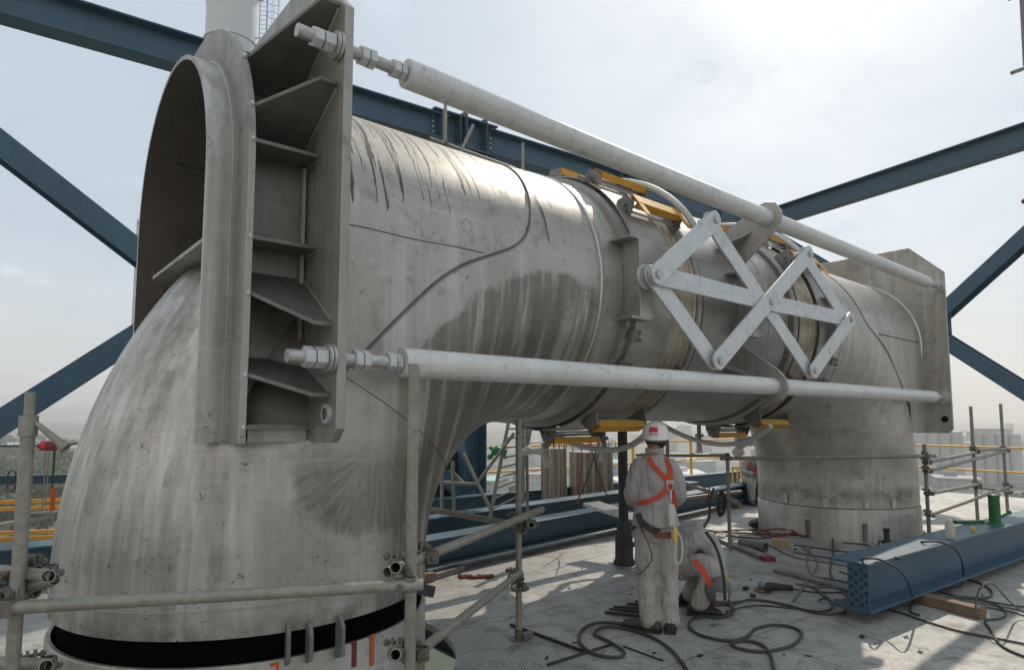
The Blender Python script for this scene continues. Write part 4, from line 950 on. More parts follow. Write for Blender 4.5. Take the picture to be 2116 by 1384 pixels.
# companion upright
tubes(s2, U0+V((-.25, .75, 0)), U0+V((-.25, .75, 1.55)), 'upright', 'scaf_dark')
def rail(a, b_, za, zb, ext=.12, o=.05, mat='scaf'):
    d_ = (b_-a).normalized(); sd_ = V((0,0,1)).cross(d_)*(-o); p = a-d_*ext+V((0,0,za))+sd_; q = b_+d_*ext+V((0,0,zb))+sd_
    tubes(s2, p, q, mat=mat); coupler(s2, a+V((0,0,za))+sd_*.5, (0,0,1), d_); coupler(s2, b_+V((0,0,zb))+sd_*.5, (0,0,1), d_)
rail(U0, U1, 1.16, 1.16, mat='scaf_dark'); rail(U1, U2, 1.08, 1.14); rail(U1, U3, .96, 1.12); rail(U2, U3, 1.18, 1.14)
rail(U1, U3, .38, .52, mat='scaf'); rail(U2, U3, .60, .42); rail(U1, U2, .66, .64, .0)
rail(U0+V((-.25, .75, 0)), U0, .92, .62); tubes(s2, U0+V((-.5, .9, .55)), U0+V((1.6, .75, .55)), mat='scaf')
tubes(s2, U0+V((-.6, 1.0, 1.18)), U0+V((.5, .35, 1.16)), mat='scaf')
# scaffold standing behind, above the duct
s3 = thing('scaffold', 'slim scaffold rising above the duct before the roof beam', 'scaffold', (3.5, 2.9, 0))
Q0, Q1 = V((3.50, 3.0, 0)), V((4.99, 3.0, 0))
tubes(s3, Q0, V((3.50, 3.0, 6.60)), 'upright'); tubes(s3, Q1, V((4.99, 3.0, 6.05)), 'upright')
for z in (5.55, 5.05): tubes(s3, V((3.2, 2.95, z+.04)), V((5.15, 2.95, z)))
tubes(s3, V((3.52, 2.93, 5.1)), V((3.95, 2.93, 6.0)), 'brace')
for z in (5.58, 5.08): coupler(s3, (3.5, 2.975, z), (0,0,1), (1,0,0)); coupler(s3, (4.99, 2.975, z-.03), (0,0,1), (1,0,0))
MB().tube([(4.99+.06*math.cos(t), 2.94, 5.42+.18*math.sin(t)) for t in [2*PI*i/20 for i in range(20)]], .010, 6, closed=True).build('rope_coil', M['cable_grey'], s3)
# ladder and the thin tubes left of the middle
ld = thing('ladder', 'thin steel ladder leaning under the duct near the green tarp', 'ladder', at(1030, 1060, d=8.6))
a0, a1 = at(1012, 1070, d=8.6), at(1053, 862, d=9.2); b0, b1 = at(1068, 1040, d=8.9), at(1100, 866, d=9.5)
for p, q in ((a0, a1), (b0, b1)):
    b = MB(); b.bar(p, q, .03, .05, RT); b.build('stile', M['scaf_dark'], ld, smooth=0)
b0 = a0+(b0-a0); 
for i in range(9):
    t = .08+i*.1; p, q = a0.lerp(a1, t), b0.lerp(b1, t); b = MB(); b.cyl(p, q, .012, n=8); b.build('rung', M['scaf_dark'], ld)
s4 = thing('scaffold', 'thin tube scaffold by the blue column seen under the duct', 'scaffold', at(940, 1050, d=9.0))
for p0, d0, p1, d1 in (((938, 1055), 9.0, (935, 952), 9.0), ((957, 935), 9.0, (1012, 1050), 8.8), ((990, 992), 9.0, (1062, 895), 8.9), ((1090, 1060), 9.2, (1088, 870), 9.2), ((930, 970), 9.0, (960, 1000), 9.1), ((900, 995), 9.0, (985, 1000), 9.0)):
    c = MB(); c.pipe(at(*p0, d=d0), at(*p1, d=d1), TR, .004, 12); c.build('scaffold_tube', M['scaf'], s4)

# ================================================================ REAR ITEMS
def rail_run(label, pts, nm='guardrail', step=2.0, hs=(1.08, .60), toe=True):
    t = thing(nm, label, 'guardrail', pts[0], 'yellow guardrails around the deck edge')
    for a, b_ in zip(pts, pts[1:]):
        a = V(a); b_ = V(b_); L = (b_-a).length; d_ = (b_-a)/L
        for h in hs: c = MB(); c.cyl(a+V((0,0,h)), b_+V((0,0,h)), .022, n=10); c.build('rail', M['rail_yellow'], t)
        if toe: c = MB(); c.bar(a+V((0,0,.07)), b_+V((0,0,.07)), .006, .12); c.build('toe_board', M['rail_yellow'], t, smooth=0)
        k = int(L/step)
        for i in range(k+1):
            p = a+d_*(L*i/max(k, 1)); c = MB(); c.bar(p, p+V((0,0,1.1)), .05, .05, (1,0,0)); c.build('post', M['rail_yellow'], t, smooth=0)
    return t
rail_run('yellow guardrail along the back of the deck, behind the girders and tanks', [(.4, 6.1, 0), (4.2, 6.0, 0), (15.2, 5.3, 0)], hs=(1.08, .58), toe=False)
rail_run('yellow guardrail along the right hand edge of the deck', [(14.6, 3.2, 0), (13.9, -8.5, 0)], toe=False)
lg = thing('ladder_gate', 'small yellow ladder gate beside the far blue column', 'gate', at(1520, 1005, d=13.5))
for px in (1514, 1524, 1533, 1541):
    c = MB(); p = at(px, 1005, d=13.5); c.bar(p, at(px, 966, d=13.5), .03, .03, RT); c.build('bar', M['rail_yellow'], lg, smooth=0)
for py in (967, 1000):
    c = MB(); c.bar(at(1512, py, d=13.5), at(1543, py, d=13.5), .03, .05); c.build('rail', M['rail_yellow'], lg, smooth=0)
def tank(label, px, r, h, y):
    p = at(px, 1050, y=y); p.z = 0
    t = thing('steel_tank', label, 'tank', p, 'silver tanks behind the girders'); b = MB(); n = 180; vs = []
    for z in (.02, h):
        for j in range(n):
            a = 2*PI*j/n; rr = r*(1+.022*(math.cos(a*30))); vs.append(p+V((rr*math.cos(a), rr*math.sin(a), z)))
    b.add(vs, [(j, (j+1) % n, n+(j+1) % n, n+j) for j in range(n)]+[tuple(range(n, 2*n))]); b.build('jacket', M['tank'], t, smooth=30)
    for i in range(5):
        x = (i-2)*r*.42; q = p+RT*x+V((0,0,h)); b = MB(); b.cyl(q, q+V((0,0,.10+.05*(i % 2))), .014, n=8); b.tube(spline([q+V((0,0,.12)), q+V((0,0,.17)), q+RT*.06+V((0,0,.19)), q+RT*.13+V((0,0,.18)), q+RT*.14+V((0,0,.02))]), .010, 6); b.build('pipe_stub', M['scaf'], t)
    q = p+V((0,0,h+.12)); b = MB(); b.cyl(q-V((0,0,.1)), q+V((0,0,.05)), .02, n=8); b.lathe([(.055, .06), (.065, .06), (.065, .072), (.055, .072), (.055, .06)], q, (0,0,1), 16); b.build('valve', M['orange'], t)
    return t
tank('narrow ribbed silver tank, left of the pair seen under the duct', 1145, .23, 1.13, 4.0)
tank('wide ribbed silver tank, right of the pair seen under the duct', 1222, .42, 1.02, 4.25)
# green tarpaulin bundle
q = at(1030, 930, d=9.6); b = MB()
for i in range(26): b.sphere(q+RT*random.uniform(-.12, .12)+HF*random.uniform(-.1, .1)+V((0,0,random.uniform(-.05, .05))), random.uniform(.025, .045), 8)
b.sphere(q-RT*.13-V((0,0,.10)), .05, 8); b.sphere(q+RT*.10-V((0,0,.10)), .04, 8)
tp = b.build('tarpaulin', M['tarp'], loc=q, smooth=80); tag(tp, 'bunched green tarpaulin tied to the scaffold by the blue column', 'tarpaulin')
md = tp.modifiers.new('merge', 'REMESH'); md.mode = 'VOXEL'; md.voxel_size = .025; md.use_smooth_shade = True
# nozzles wrapped in plastic hanging beneath the duct
def wrapped(label, px, py0, py1, d_, w, horiz=None):
    a = at(px, py0, d=d_); b_ = at(px, py1, d=d_); t = thing('wrapped_valve', label, 'wrapped valve', b_, 'plastic wrapped valves under the duct')
    c = MB(); k = 14
    for i in range(k):
        p = a.lerp(b_, i/(k-1)); c.sphere(p+RT*random.uniform(-.4, .4)*w+HF*random.uniform(-.3, .3)*w, w*random.uniform(.55, 1.)*(.75+.5*i/k), 8, (1, 1, .8))
    if horiz:
        e = at(*horiz, d=d_)
        for i in range(10): c.sphere(e.lerp(b_.lerp(a, .7), i/9)+V((0,0,random.uniform(-.03, .03))), w*random.uniform(.6, .9), 8)
    o = c.build('plastic_sheet', M['wrap'], t, smooth=80); md = o.modifiers.new('merge', 'REMESH'); md.mode = 'VOXEL'; md.voxel_size = .022; md.use_smooth_shade = True
    c = MB(); c.cyl(a+V((0,0,.35)), b_.lerp(a, .3), .03, n=10); c.cyl(a+V((0,0,.02)), a+V((0,0,.06)), .06, n=14); c.build('valve_stem', M['grey_steel'], t); return t
wrapped('plastic wrapped valve with a long wrapped arm, left of the silver tanks', 1128, 925, 958, 8.0, .06, (1072, 930))
wrapped('plastic wrapped valve hanging before the wide silver tank', 1247, 912, 952, 7.6, .055)
wrapped('slim plastic wrapped valve hanging right of the standing worker', 1445, 905, 940, 9.2, .05)
wrapped('bulky plastic wrapped valve hanging beside the far elbow', 1527, 902, 938, 9.4, .075, (1550, 912))
for lab, p0, p1, d_ in (('dark thin cable slung in front of the wide silver tank', (1240, 905), (1186, 1046), 8.2), ('dark thin cable hanging down right of the wide silver tank', (1222, 930), (1262, 1034), 8.3), ('thin red line hanging before the silver tanks', (1202, 938), (1195, 1040), 8.4)):
    a = at(*p0, d=d_); e = at(*p1, d=d_); m = a.lerp(e, .6)-V((0,0,.08)); b = MB(); b.tube(spline([a, m, e], 10), .008, 6); tag(b.build('hanging_cable', M['red'] if 'red' in lab else M['cable'], loc=a), lab, 'cable')
# duct hanger pipes between duct and valves
# chain hoist and its line, left edge
hp = at(102, 921, d=6.2)
h = thing('chain_hoist', 'small red chain hoist hanging from a wire at the left edge', 'hoist', hp)
b = MB(); b.cyl(hp-RT*.065, hp-RT*.005, .05, n=24); b.build('body', M['red'], h)
b = MB(); b.cyl(hp, hp+RT*.06, .046, n=24); b.cyl(hp-RT*.10, hp-RT*.085, .025, n=14); b.build('chain_wheel', M['maroon'], h)
b = MB()
for i in range(26):
    q = hp+RT*.055-V((0,0,.06+i*.022)); ax = RT if i % 2 else HF
    b.tube([q+ax*.009*math.cos(t)+V((0,0,.016*math.sin(t))) for t in [2*PI*j/8 for j in range(8)]], .0045, 5, closed=True)
b.build('load_chain', M['black'], h, smooth=60)
b = MB(); b.tube([hp-RT*.03-V((0,0,.06)), hp-RT*.03-V((0,0,.60))], .006, 6); b.tube([hp+RT*.0-V((0,0,.06)), hp+RT*.0-V((0,0,.58))], .006, 6); b.build('hand_chain', M['scaf_dark'], h)
b = MB(); b.bar(hp+RT*.065-V((0,0,.40)), hp+RT*.065-V((0,0,.62)), .03, .04); b.build('tail_bag', M['orange'], h, smooth=0)
a = at(-60, 922, d=6.2); e = at(175, 914, d=6.2); b = MB(); b.cyl(a, hp-RT*.09, .009, n=8); b.cyl(hp+RT*.08, e, .009, n=8)
tag(b.build('wire_rope', M['black'], loc=hp), 'thin dark wire rope carrying the red chain hoist', 'wire rope')
q = at(24, 985, d=6.0); b = MB(); b.tube([q+RT*.04*math.cos(t)+V((0,0,.065*math.sin(t))) for t in [2*PI*j/16 for j in range(16)]], .006, 6, closed=True); b.tube([q-V((0,0,.09))+RT*.04*math.cos(t)+V((0,0,.05*math.sin(t))) for t in [2*PI*j/16 for j in range(16)]], .006, 6, closed=True)
tag(b.build('wire_sling', M['black'], loc=q), 'small loop of wire sling hanging left of the near scaffold pole', 'wire sling')
bl = thing('tie_beam', 'blue tie beam with a grey handrail tube at the far left, behind the scaffold pole', 'steel beam', at(40, 990, d=9.5))
b = MB(); b.beam(at(-150, 994, d=9.5), at(330, 985, d=10.5), .14, .12); b.build('beam', M['blue'], bl, smooth=0)
b = MB(); b.pipe(at(60, 1062, d=8.4), at(180, 1054, d=8.8), .03, .004, 12); b.build('tube', M['scaf_dark'], bl)
b = MB(); b.pipe(at(-60, 1096, d=7.9), at(110, 1064, d=8.6), .035, .004, 12); b.build('tube', M['scaf'], bl)
for i, (py, d_) in enumerate(((1036, 9.0), (1050, 9.0), (1100, 8.4), (1112, 8.4))):
    b = MB(); b.bar(at(-120, py+6, d=d_), at(190, py-6, d=d_+.6), .04, .05); tag(b.build('yellow_rail', M['rail_yellow'], loc=at(40, py, d=d_), smooth=0), ['highest yellow rail at the far left edge', 'second yellow rail from the top at the far left edge', 'third yellow rail from the top at the far left edge', 'lowest yellow rail at the far left edge'][i], 'rail', 'yellow rails at the far left')
# corner of a hung cradle at the top right
cr = thing('hanging_cradle', 'dark corner of a hung work cradle at the top right edge', 'cradle', at(2112, 150, d=9))
b = MB(); b.cyl(at(2110, -60, d=9), at(2120, 135, d=9), .035, n=10); b.build('post', M['scaf_dark'], cr)
b = MB(); b.bar(at(2091, 151, d=9), at(2150, 130, d=9.3), .04, .05); b.build('foot_rail', M['scaf_dark'], cr, smooth=0)
b = MB(); b.bar(at(2085, -2, d=9), at(2150, -22, d=9.3), .04, .05); b.build('top_rail', M['scaf_dark'], cr, smooth=0)
q = at(2115, 416, d=10); b = MB(); b.cyl(q, q+RT*.12, .04, n=12); b.cyl(q-RT*.02, q, .025, n=12); tag(b.build('signal_lamp', M['maroon'], loc=q), 'tiny dark red lamp housing at the right edge of the sky', 'lamp')
# ================================================================ PEOPLE
def blend(o, vox=.014, sm=4, wr=.012, wscale=.09):
    m = o.modifiers.new('union', 'REMESH'); m.mode = 'VOXEL'; m.voxel_size = vox; m.use_smooth_shade = True
    m = o.modifiers.new('relax', 'SMOOTH'); m.iterations = sm; m.factor = .5
    if wr:
        t = bpy.data.textures.new('folds', 'CLOUDS'); t.noise_scale = wscale; t.noise_depth = 3
        m = o.modifiers.new('folds', 'DISPLACE'); m.texture = t; m.strength = wr*2; m.mid_level = .5; m.texture_coords = 'LOCAL'
    return o
def loft(b, rings, n=20):
    """rings: (centre, ax, ay) with half-axis vectors"""
    vs = []; fs = []
    for c, ax, ay in rings:
        for j in range(n):
            t = 2*PI*j/n; vs.append(V(c)+V(ax)*math.cos(t)+V(ay)*math.sin(t))
    k = len(rings)
    for i in range(k-1):
        for j in range(n): fs.append((i*n+j, i*n+(j+1) % n, (i+1)*n+(j+1) % n, (i+1)*n+j))
    fs.append(tuple(range(n-1, -1, -1))); fs.append(tuple((k-1)*n+j for j in range(n)))
    b.add(vs, fs)
def limb(b, pts, rs, n=14):
    P = [V(p) for p in pts]; S_ = spline(P, 5); k = len(S_); rr = []
    for i in range(k):
        t = i/(k-1)*(len(rs)-1); j = min(int(t), len(rs)-2); rr.append(rs[j]+(rs[j+1]-rs[j])*(t-j))
    b.tube(S_, rr, n); b.sphere(P[0], rs[0], n); b.sphere(P[-1], rs[-1], n)
def hand(b, w, d, n_, side, curl=.5, s=1.):
    """palm and five bent fingers; w wrist, d along the hand, n_ out of the palm"""
    w = V(w); d = V(d).normalized(); n_ = (V(n_)-d*d.dot(V(n_))).normalized(); x = d.cross(n_)*side
    L = .085*s
    loft(b, [(w, x*.026*s, n_*.018*s), (w+d*L*.4, x*.036*s, n_*.016*s), (w+d*L, x*.040*s, n_*.013*s)], 12)
    for i, (o, l) in enumerate(((-.030, .065), (-.010, .075), (.010, .070), (.029, .055))):
        p = w+d*L*.95+x*o*s; P = [p]; dd = d
        for k in range(3):
            dd = (dd+n_*curl*.8).normalized(); P.append(P[-1]+dd*l*s*(.45, .33, .25)[k])
        b.tube(P, [.0095*s, .009*s, .0083*s, .007*s], 8); b.sphere(P[-1], .007*s, 8)
    p = w+d*L*.3-x*.03*s; P = [p, p-x*.025*s+d*.025*s+n_*.01*s, p-x*.032*s+d*.05*s+n_*.03*s]
    b.tube(P, [.012*s, .011*s, .008*s], 8); b.sphere(P[-1], .008*s, 8)
def head(b, c, fwd, up, s=1.):
    c = V(c); f = V(fwd).normalized(); u = (V(up)-f*f.dot(V(up))).normalized(); r = f.cross(u)
    loft(b, [(c-u*.115*s+f*.02*s, r*.035*s, f*.045*s), (c-u*.085*s+f*.02*s, r*.055*s, f*.07*s), (c-u*.03*s+f*.01*s, r*.070*s, f*.088*s), (c+u*.03*s, r*.075*s, f*.096*s), (c+u*.075*s-f*.005*s, r*.066*s, f*.085*s), (c+u*.105*s-f*.01*s, r*.04*s, f*.05*s)], 20)
    b.tube([c+f*.085*s+u*.015*s, c+f*.108*s-u*.025*s, c+f*.09*s-u*.035*s], [.010*s, .016*s, .012*s], 8)   # nose
    for q in (-1, 1):
        b.sphere(c+r*q*.076*s-u*.005*s-f*.005*s, .026*s, 8, (.4, .8, 1.2))
        b.sphere(c+f*.086*s+r*q*.03*s+u*.02*s, .011*s, 8)
    b.tube([c+f*.084*s-u*.065*s-r*.02*s, c+f*.092*s-u*.064*s, c+f*.084*s-u*.065*s+r*.02*s], .007*s, 6)  # mouth
def helmet(c, f, u, par, s=1., logo=True):
    c = V(c); f = V(f).normalized(); u = V(u).normalized(); f = (f-u*u.dot(f)).normalized(); r = f.cross(u); b = MB(); n = 36
    prof = [(0, .118), (.03, .116), (.06, .106), (.085, .085), (.100, .055), (.106, .02), (.109, -.01), (.118, -.018), (.118, -.022), (.108, -.016)]
    vs = []
    for rr, h_ in prof:
        for j in range(n):
            t = 2*PI*j/n; k = 1.18+.0*math.sin(t); ext = 1+(.28*max(0, math.sin(t))**2 if h_ < -.012 and rr > .11 else 0)
            vs.append(c+(r*math.cos(t)*rr+f*math.sin(t)*rr*k*ext+u*h_)*s)
    m = len(prof); b.add(vs, [(i*n+j, i*n+(j+1) % n, (i+1)*n+(j+1) % n, (i+1)*n+j) for i in range(m-1) for j in range(n)])
    o = b.build('helmet', M['helmet'], par, smooth=70, weld=True)
    b = MB(); b.tube([c+r*.0+(r*math.cos(2*PI*i/24)*.094+f*math.sin(2*PI*i/24)*.112-u*.03)*s for i in range(24)], .012*s, 6, closed=True); b.build('headband', M['cable_grey'], o)
    if logo:
        def sph(a, h_):
            for i in range(len(prof)-1):
                if prof[i+1][1] <= h_ <= prof[i][1]:
                    t = (h_-prof[i][1])/(prof[i+1][1]-prof[i][1]); rr = prof[i][0]+(prof[i+1][0]-prof[i][0])*t; break
            return c+(r*math.sin(a)*(rr+.002)-f*math.cos(a)*(rr+.002)*1.18+u*(h_+.001))*s
        def pt(a0, a1, h0, h1):
            b = MB(); vs = []
            for i in range(9):
                a = a0+(a1-a0)*i/8
                for k in range(5): vs.append(sph(a, h0+(h1-h0)*k/4))
            b.add(vs, [(i*5+k, (i+1)*5+k, (i+1)*5+k+1, i*5+k+1) for i in range(8) for k in range(4)]); return b
        pt(-.36, .34, .040, .079).build('logo', M['logo_red'], o)
        for i in range(5):
            a = -.36+i*.15
            g_ = pt(a, a+.02, .012, .030); 
            g2 = pt(a, a+.10, .026, .030); g_.add(g2.v, g2.f)
            if i % 2: g2 = pt(a+.08, a+.10, .012, .030); g_.add(g2.v, g2.f)
            if i != 2: g2 = pt(a, a+.10, .019, .0225); g_.add(g2.v, g2.f)
            g_.build('logo_letter', M['logo_red'], o)
    return o
def shoe(par, a, d, mat, s=1.):
    a = V((a[0], a[1], 0)); d = V((d[0], d[1], 0)).normalized(); x = V((-d.y, d.x, 0)); u = V((0,0,1)); b = MB()
    R3 = [(-.085, .035, .05, .06), (-.06, .042, .075, .06), (0, .045, .085, .065), (.06, .046, .06, .05), (.12, .050, .045, .042), (.165, .042, .038, .034), (.19, .02, .02, .02)]
    loft(b, [(a+d*t*s+u*(hh*.5+.018)*s, x*w*s, u*hh*.62*s) for t, w, hh, _ in R3], 14)
    b.tube([a+u*.07*s-d*.02, a+u*.12*s-d*.025], [.044*s, .042*s], 14)
    o = b.build('shoe', M[mat], par, smooth=70); blend(o, .009, 3, .004, .03)
    b = MB(); P = [(-.09, .038), (-.05, .045), (.04, .047), (.12, .052), (.17, .044), (.195, .02)]
    b.prism([(t*s, w*s) for t, w in P]+[(t*s, -w*s) for t, w in P[::-1]], a, d, x, .024); b.build('sole', M['boot_black'], o, smooth=0)
    return o
def ribbon(par, pts, w, name, mat, across, t=.007):
    S_ = spline([V(p) for p in pts], 6); b = MB(); vs = []; k = len(S_)
    for i, p in enumerate(S_):
        tg = (S_[min(i+1, k-1)]-S_[max(i-1, 0)]).normalized(); n_ = V(across).normalized(); sd_ = tg.cross(n_).normalized(); n_ = sd_.cross(tg)
        vs += [p+sd_*w/2, p-sd_*w/2, p-sd_*w/2+n_*t, p+sd_*w/2+n_*t]
    fs = [(0,1,2,3), tuple(4*(k-1)+j for j in (3,2,1,0))]
    for i in range(k-1):
        for j in range(4): fs.append((4*i+j, 4*i+(j+1) % 4, 4*(i+1)+(j+1) % 4, 4*(i+1)+j))
    b.add(vs, fs); return b.build(name, M[mat], par, smooth=40)

# ---- the standing worker, seen from behind
W0 = at(1359, 1302, z=0)
Fv = (HF+RT*.10).normalized(); Rv = V((Fv.y, -Fv.x, 0))
def LW(x, y, z): return W0+Rv*x+Fv*y+V((0,0,z))
w1 = thing('person', 'standing worker seen from behind in grey overalls, white helmet and orange safety harness', 'person', W0)
b = MB()   # one continuous body under the clothes
loft(b, [(LW(0, 0, z), Rv*rx, Fv*ry) for z, rx, ry in ((.78, .14, .10), (.95, .145, .10), (1.15, .16, .105), (1.28, .155, .095), (1.36, .07, .07), (1.42, .055, .06), (1.47, .055, .06))])
head(b, LW(.02, .045, 1.515), Fv+Rv*.35-V((0,0,.25)), V((0,0,1)), 1.0)
for sx in (-1, 1):
    limb(b, [LW(sx*.12, 0, 1.29), LW(sx*.172, .0, 1.09), LW(sx*.13, .24, 1.02)], [.045, .038, .028])
    hand(b, LW(sx*.13, .24, 1.02), -Rv*sx*.5+Fv*.8-V((0,0,.3)), -V((0,0,1)), sx, .7)
    limb(b, [LW(sx*.08, 0, .80), LW(-.080 if sx < 0 else .095, .02, .42), LW(-.066 if sx < 0 else .095, -.012, .08)], [.070, .048, .034])
bo = b.build('body', M['skin'], w1, smooth=70); blend(bo, .009, 2, 0)
b = MB(); c0 = LW(.02, .03, 1.515); b.sphere(c0+V((0,0,-.01))-Fv*.012, .083, 20, (1, 1.12, 1.0)); hr = b.build('hair', M['hair'], w1, smooth=80)
b = MB(); hr2 = None
helmet(LW(.015, .025, 1.535), Fv+Rv*.25, V((0,0,1))-Fv*.10, w1, 1.0)
# jacket
b = MB()
prof = ((.815, .188, .145), (.86, .180, .138), (.95, .168, .128), (1.06, .172, .126), (1.17, .178, .126), (1.26, .176, .114), (1.325, .140, .098), (1.36, .09, .082), (1.385, .072, .076))
def tors(z):
    for (z0, a0, b0), (z1, a1, b1) in zip(prof, prof[1:]):
        if z0 <= z <= z1: t = (z-z0)/(z1-z0); return a0+(a1-a0)*t, b0+(b1-b0)*t
    return prof[-1][1:]
loft(b, [(LW(0, .0, z), Rv*rx, Fv*ry) for z, rx, ry in prof], 28)
for sx in (-1, 1):
    limb(b, [LW(sx*.125, -.005, 1.295), LW(sx*.168, -.02, 1.20), LW(sx*.192, -.01, 1.07), LW(sx*.175, .10, 1.0), LW(sx*.12, .22, 1.015)], [.064, .060, .057, .054, .046])
jk_ = b.build('jacket', M['cloth'], w1, smooth=70); blend(jk_, .013, 4, .014, .10)
b = MB(); b.lathe([(.070, 0), (.078, .035), (.074, .062), (.066, .062), (.062, .0)], LW(.005, .015, 1.372), (.0, .0, 1), 24); cl_ = b.build('collar', M['cloth'], w1, smooth=60)
# trousers
b = MB(); loft(b, [(LW(0, 0, .92), Rv*.14, Fv*.105), (LW(0, 0, .85), Rv*.15, Fv*.112), (LW(0, -.005, .76), Rv*.158, Fv*.118), (LW(0, 0, .70), Rv*.148, Fv*.105)], 24)
limb(b, [LW(-.080, 0, .76), LW(-.083, .0, .58), LW(-.080, .02, .42), LW(-.072, .0, .25), LW(-.066, -.015, .09)], [.090, .090, .080, .078, .080])
limb(b, [LW(.078, 0, .76), LW(.088, .0, .58), LW(.095, .02, .42), LW(.096, .0, .25), LW(.095, -.012, .09)], [.088, .085, .076, .073, .075])
tr_ = b.build('trousers', M['trouser'], w1, smooth=70); blend(tr_, .013, 3, .016, .09)
shoe(w1, LW(-.075, -.02, 0), -Rv*.8+Fv*.35, 'boot', 1.12); shoe(w1, LW(.097, .0, 0), Fv+Rv*.15, 'boot_black', 1.05)
# harness
def onb(x, z, o=.014):
    rx, ry = tors(z); return LW(x, -ry*math.sqrt(max(1-(x/rx)**2, .02))-o, z)
hn = bpy.data.objects.new('harness', None); COL.objects.link(hn); hn.parent = w1; hn.location = LW(.1, -.1, 1.16)-W0; tag(hn, 'orange-red webbing harness with a steel ring')
B_ = -Fv
ribbon(hn, [onb(-.055, 1.365), onb(-.02, 1.30), onb(.045, 1.23), onb(.092, 1.175)], .035, 'strap', 'harness', B_)
ribbon(hn, [onb(.075, 1.355), onb(.105, 1.30), onb(.112, 1.24), onb(.104, 1.175)], .035, 'strap', 'harness', B_)
ribbon(hn, [onb(.095, 1.24, .018), onb(.10, 1.20, .020), onb(.10, 1.15, .018)], .048, 'strap', 'harness', B_)
ribbon(hn, [onb(.090, 1.15), onb(.03, 1.075), onb(-.06, 1.03), onb(-.12, 1.01), onb(-.15, 1.0)], .035, 'strap', 'harness', B_)
ribbon(hn, [onb(.108, 1.15), onb(.128, 1.08), onb(.146, 1.01), onb(.152, .97)], .035, 'strap', 'harness', B_)
ribbon(hn, [onb(-.150, .92, .03), onb(-.12, .86, .034), onb(-.05, .815, .036), onb(.03, .79, .03), onb(.12, .80, .03)], .05, 'leg_strap', 'web_dark', B_)
ribbon(hn, [LW(-.03, -.135, .775), LW(.04, -.14, .765), LW(.10, -.135, .77)], .05, 'seat_strap', 'rag', B_)
b = MB(); cR = onb(.102, 1.145, .03); b.tube([cR+Rv*.025*math.cos(t)+V((0,0,.034*math.sin(t))) for t in [2*PI*i/20 for i in range(20)]], .005, 8, closed=True); b.box(onb(.102, 1.175, .024), (.06, .012, .03), Matrix((Rv, Fv, V((0,0,1)))).transposed()); b.build('ring', M['bolt'], hn)
ly = bpy.data.objects.new('lanyard', None); COL.objects.link(ly); ly.parent = w1; ly.location = LW(.1, -.17, .9)-W0
b = MB(); b.tube(spline([cR-V((0,0,.03))-Fv*.01, LW(.100, -.165, 1.06), LW(.098, -.165, 1.02)]), .010, 8); b.build('hook', M['bolt'], ly)
b = MB(); b.box(LW(.102, -.168, .925), (.052, .035, .17), Matrix((Rv, Fv, V((0,0,1)))).transposed()); b.build('shock_pack', M['lanyard'], ly, smooth=40, bevel=.012)
b = MB(); b.box(LW(.128, -.172, .775), (.034, .022, .10), Matrix((Rv, Fv, V((0,0,1)))).transposed()); b.build('tag', M['tag_yellow'], ly, smooth=40, bevel=.005)
b = MB(); b.tube(spline([LW(.12, -.165, .84), LW(.175, -.15, .74), LW(.18, -.15, .62), LW(.15, -.15, .55), LW(.12, -.15, .60), LW(.135, -.16, .72)]), .008, 8); b.build('rope', M['lanyard'], ly)
b = MB(); b.tube(spline([LW(-.165, -.10, .90), LW(-.05, -.125, .62), LW(-.10, -.115, .50), LW(-.155, -.05, .44)]), .004, 6); b.build('thread', M['web_dark'], ly)

# ---- the crouching worker
C0 = at(1436, 1258, z=0)
def LC(x, y, z): return C0+RT*x+HF*y+V((0,0,z))
w2 = thing('person', 'crouching worker bent over a tool, in grey overalls with a dark face shield', 'person', C0)
hip = LC(-.09, .06, .40)
b = MB()
loft(b, [(LC(-.10, .05, .36), HF*.13, RT*.10), (LC(-.06, .05, .52), HF*.13, (RT*.6-V((0,0,.6)))*.11), (LC(.06, .05, .60), HF*.14, (RT*.3-V((0,0,.9)))*.10), (LC(.17, .04, .52), HF*.13, (-RT*.3-V((0,0,.9)))*.09), (LC(.20, .03, .40), HF*.055, RT*.055), (LC(.195, .01, .33), HF*.05, RT*.05)])
limb(b, [LC(.195, .01, .40), LC(.16, -.12, .33), LC(.135, -.22, .27)], [.06, .055, .055])
head(b, LC(.125, -.25, .245), V((0,0,-1))+RT*.35-HF*.35, RT*.8-V((0,0,.5)), .92)
for sy in (-1, 1):
    limb(b, [LC(.16, .05+sy*.15, .50), LC(.13, .02+sy*.19, .34), LC(.10, -.08+sy*.06, .16)], [.05, .042, .028])
    hand(b, LC(.10, -.08+sy*.06, .16), RT*.3-V((0,0,1))-HF*.1, -RT, sy, .7, .95)
    limb(b, [LC(-.08, .05+sy*.09, .40), LC(.08, sy*.15-.05, .40), LC(-.02, sy*.14-.03, .08)], [.075, .055, .04])
bo = b.build('body', M['skin'], w2, smooth=70); blend(bo, .010, 2, 0)
b = MB()
loft(b, [(LC(-.145, .05, .36), HF*.155, RT*.12), (LC(-.12, .05, .50), HF*.165, (RT*.7-V((0,0,.6)))*.13), (LC(-.03, .05, .60), HF*.17, (RT*.5-V((0,0,.8)))*.13), (LC(.07, .05, .61), HF*.175, (RT*.2-V((0,0,1.)))*.125), (LC(.17, .045, .53), HF*.16, (-RT*.4-V((0,0,.9)))*.105), (LC(.215, .0, .44), HF*.10, (-RT*.8-V((0,0,.5)))*.08), (LC(.19, -.10, .37), HF*.06, (-RT*.8-V((0,0,.5)))*.07)], 26)
for sy in (-1, 1): limb(b, [LC(.13, .05+sy*.13, .53), LC(.16, .02+sy*.20, .40), LC(.14, -.05+sy*.12, .25), LC(.11, -.07+sy*.07, .19)], [.075, .068, .056, .045])
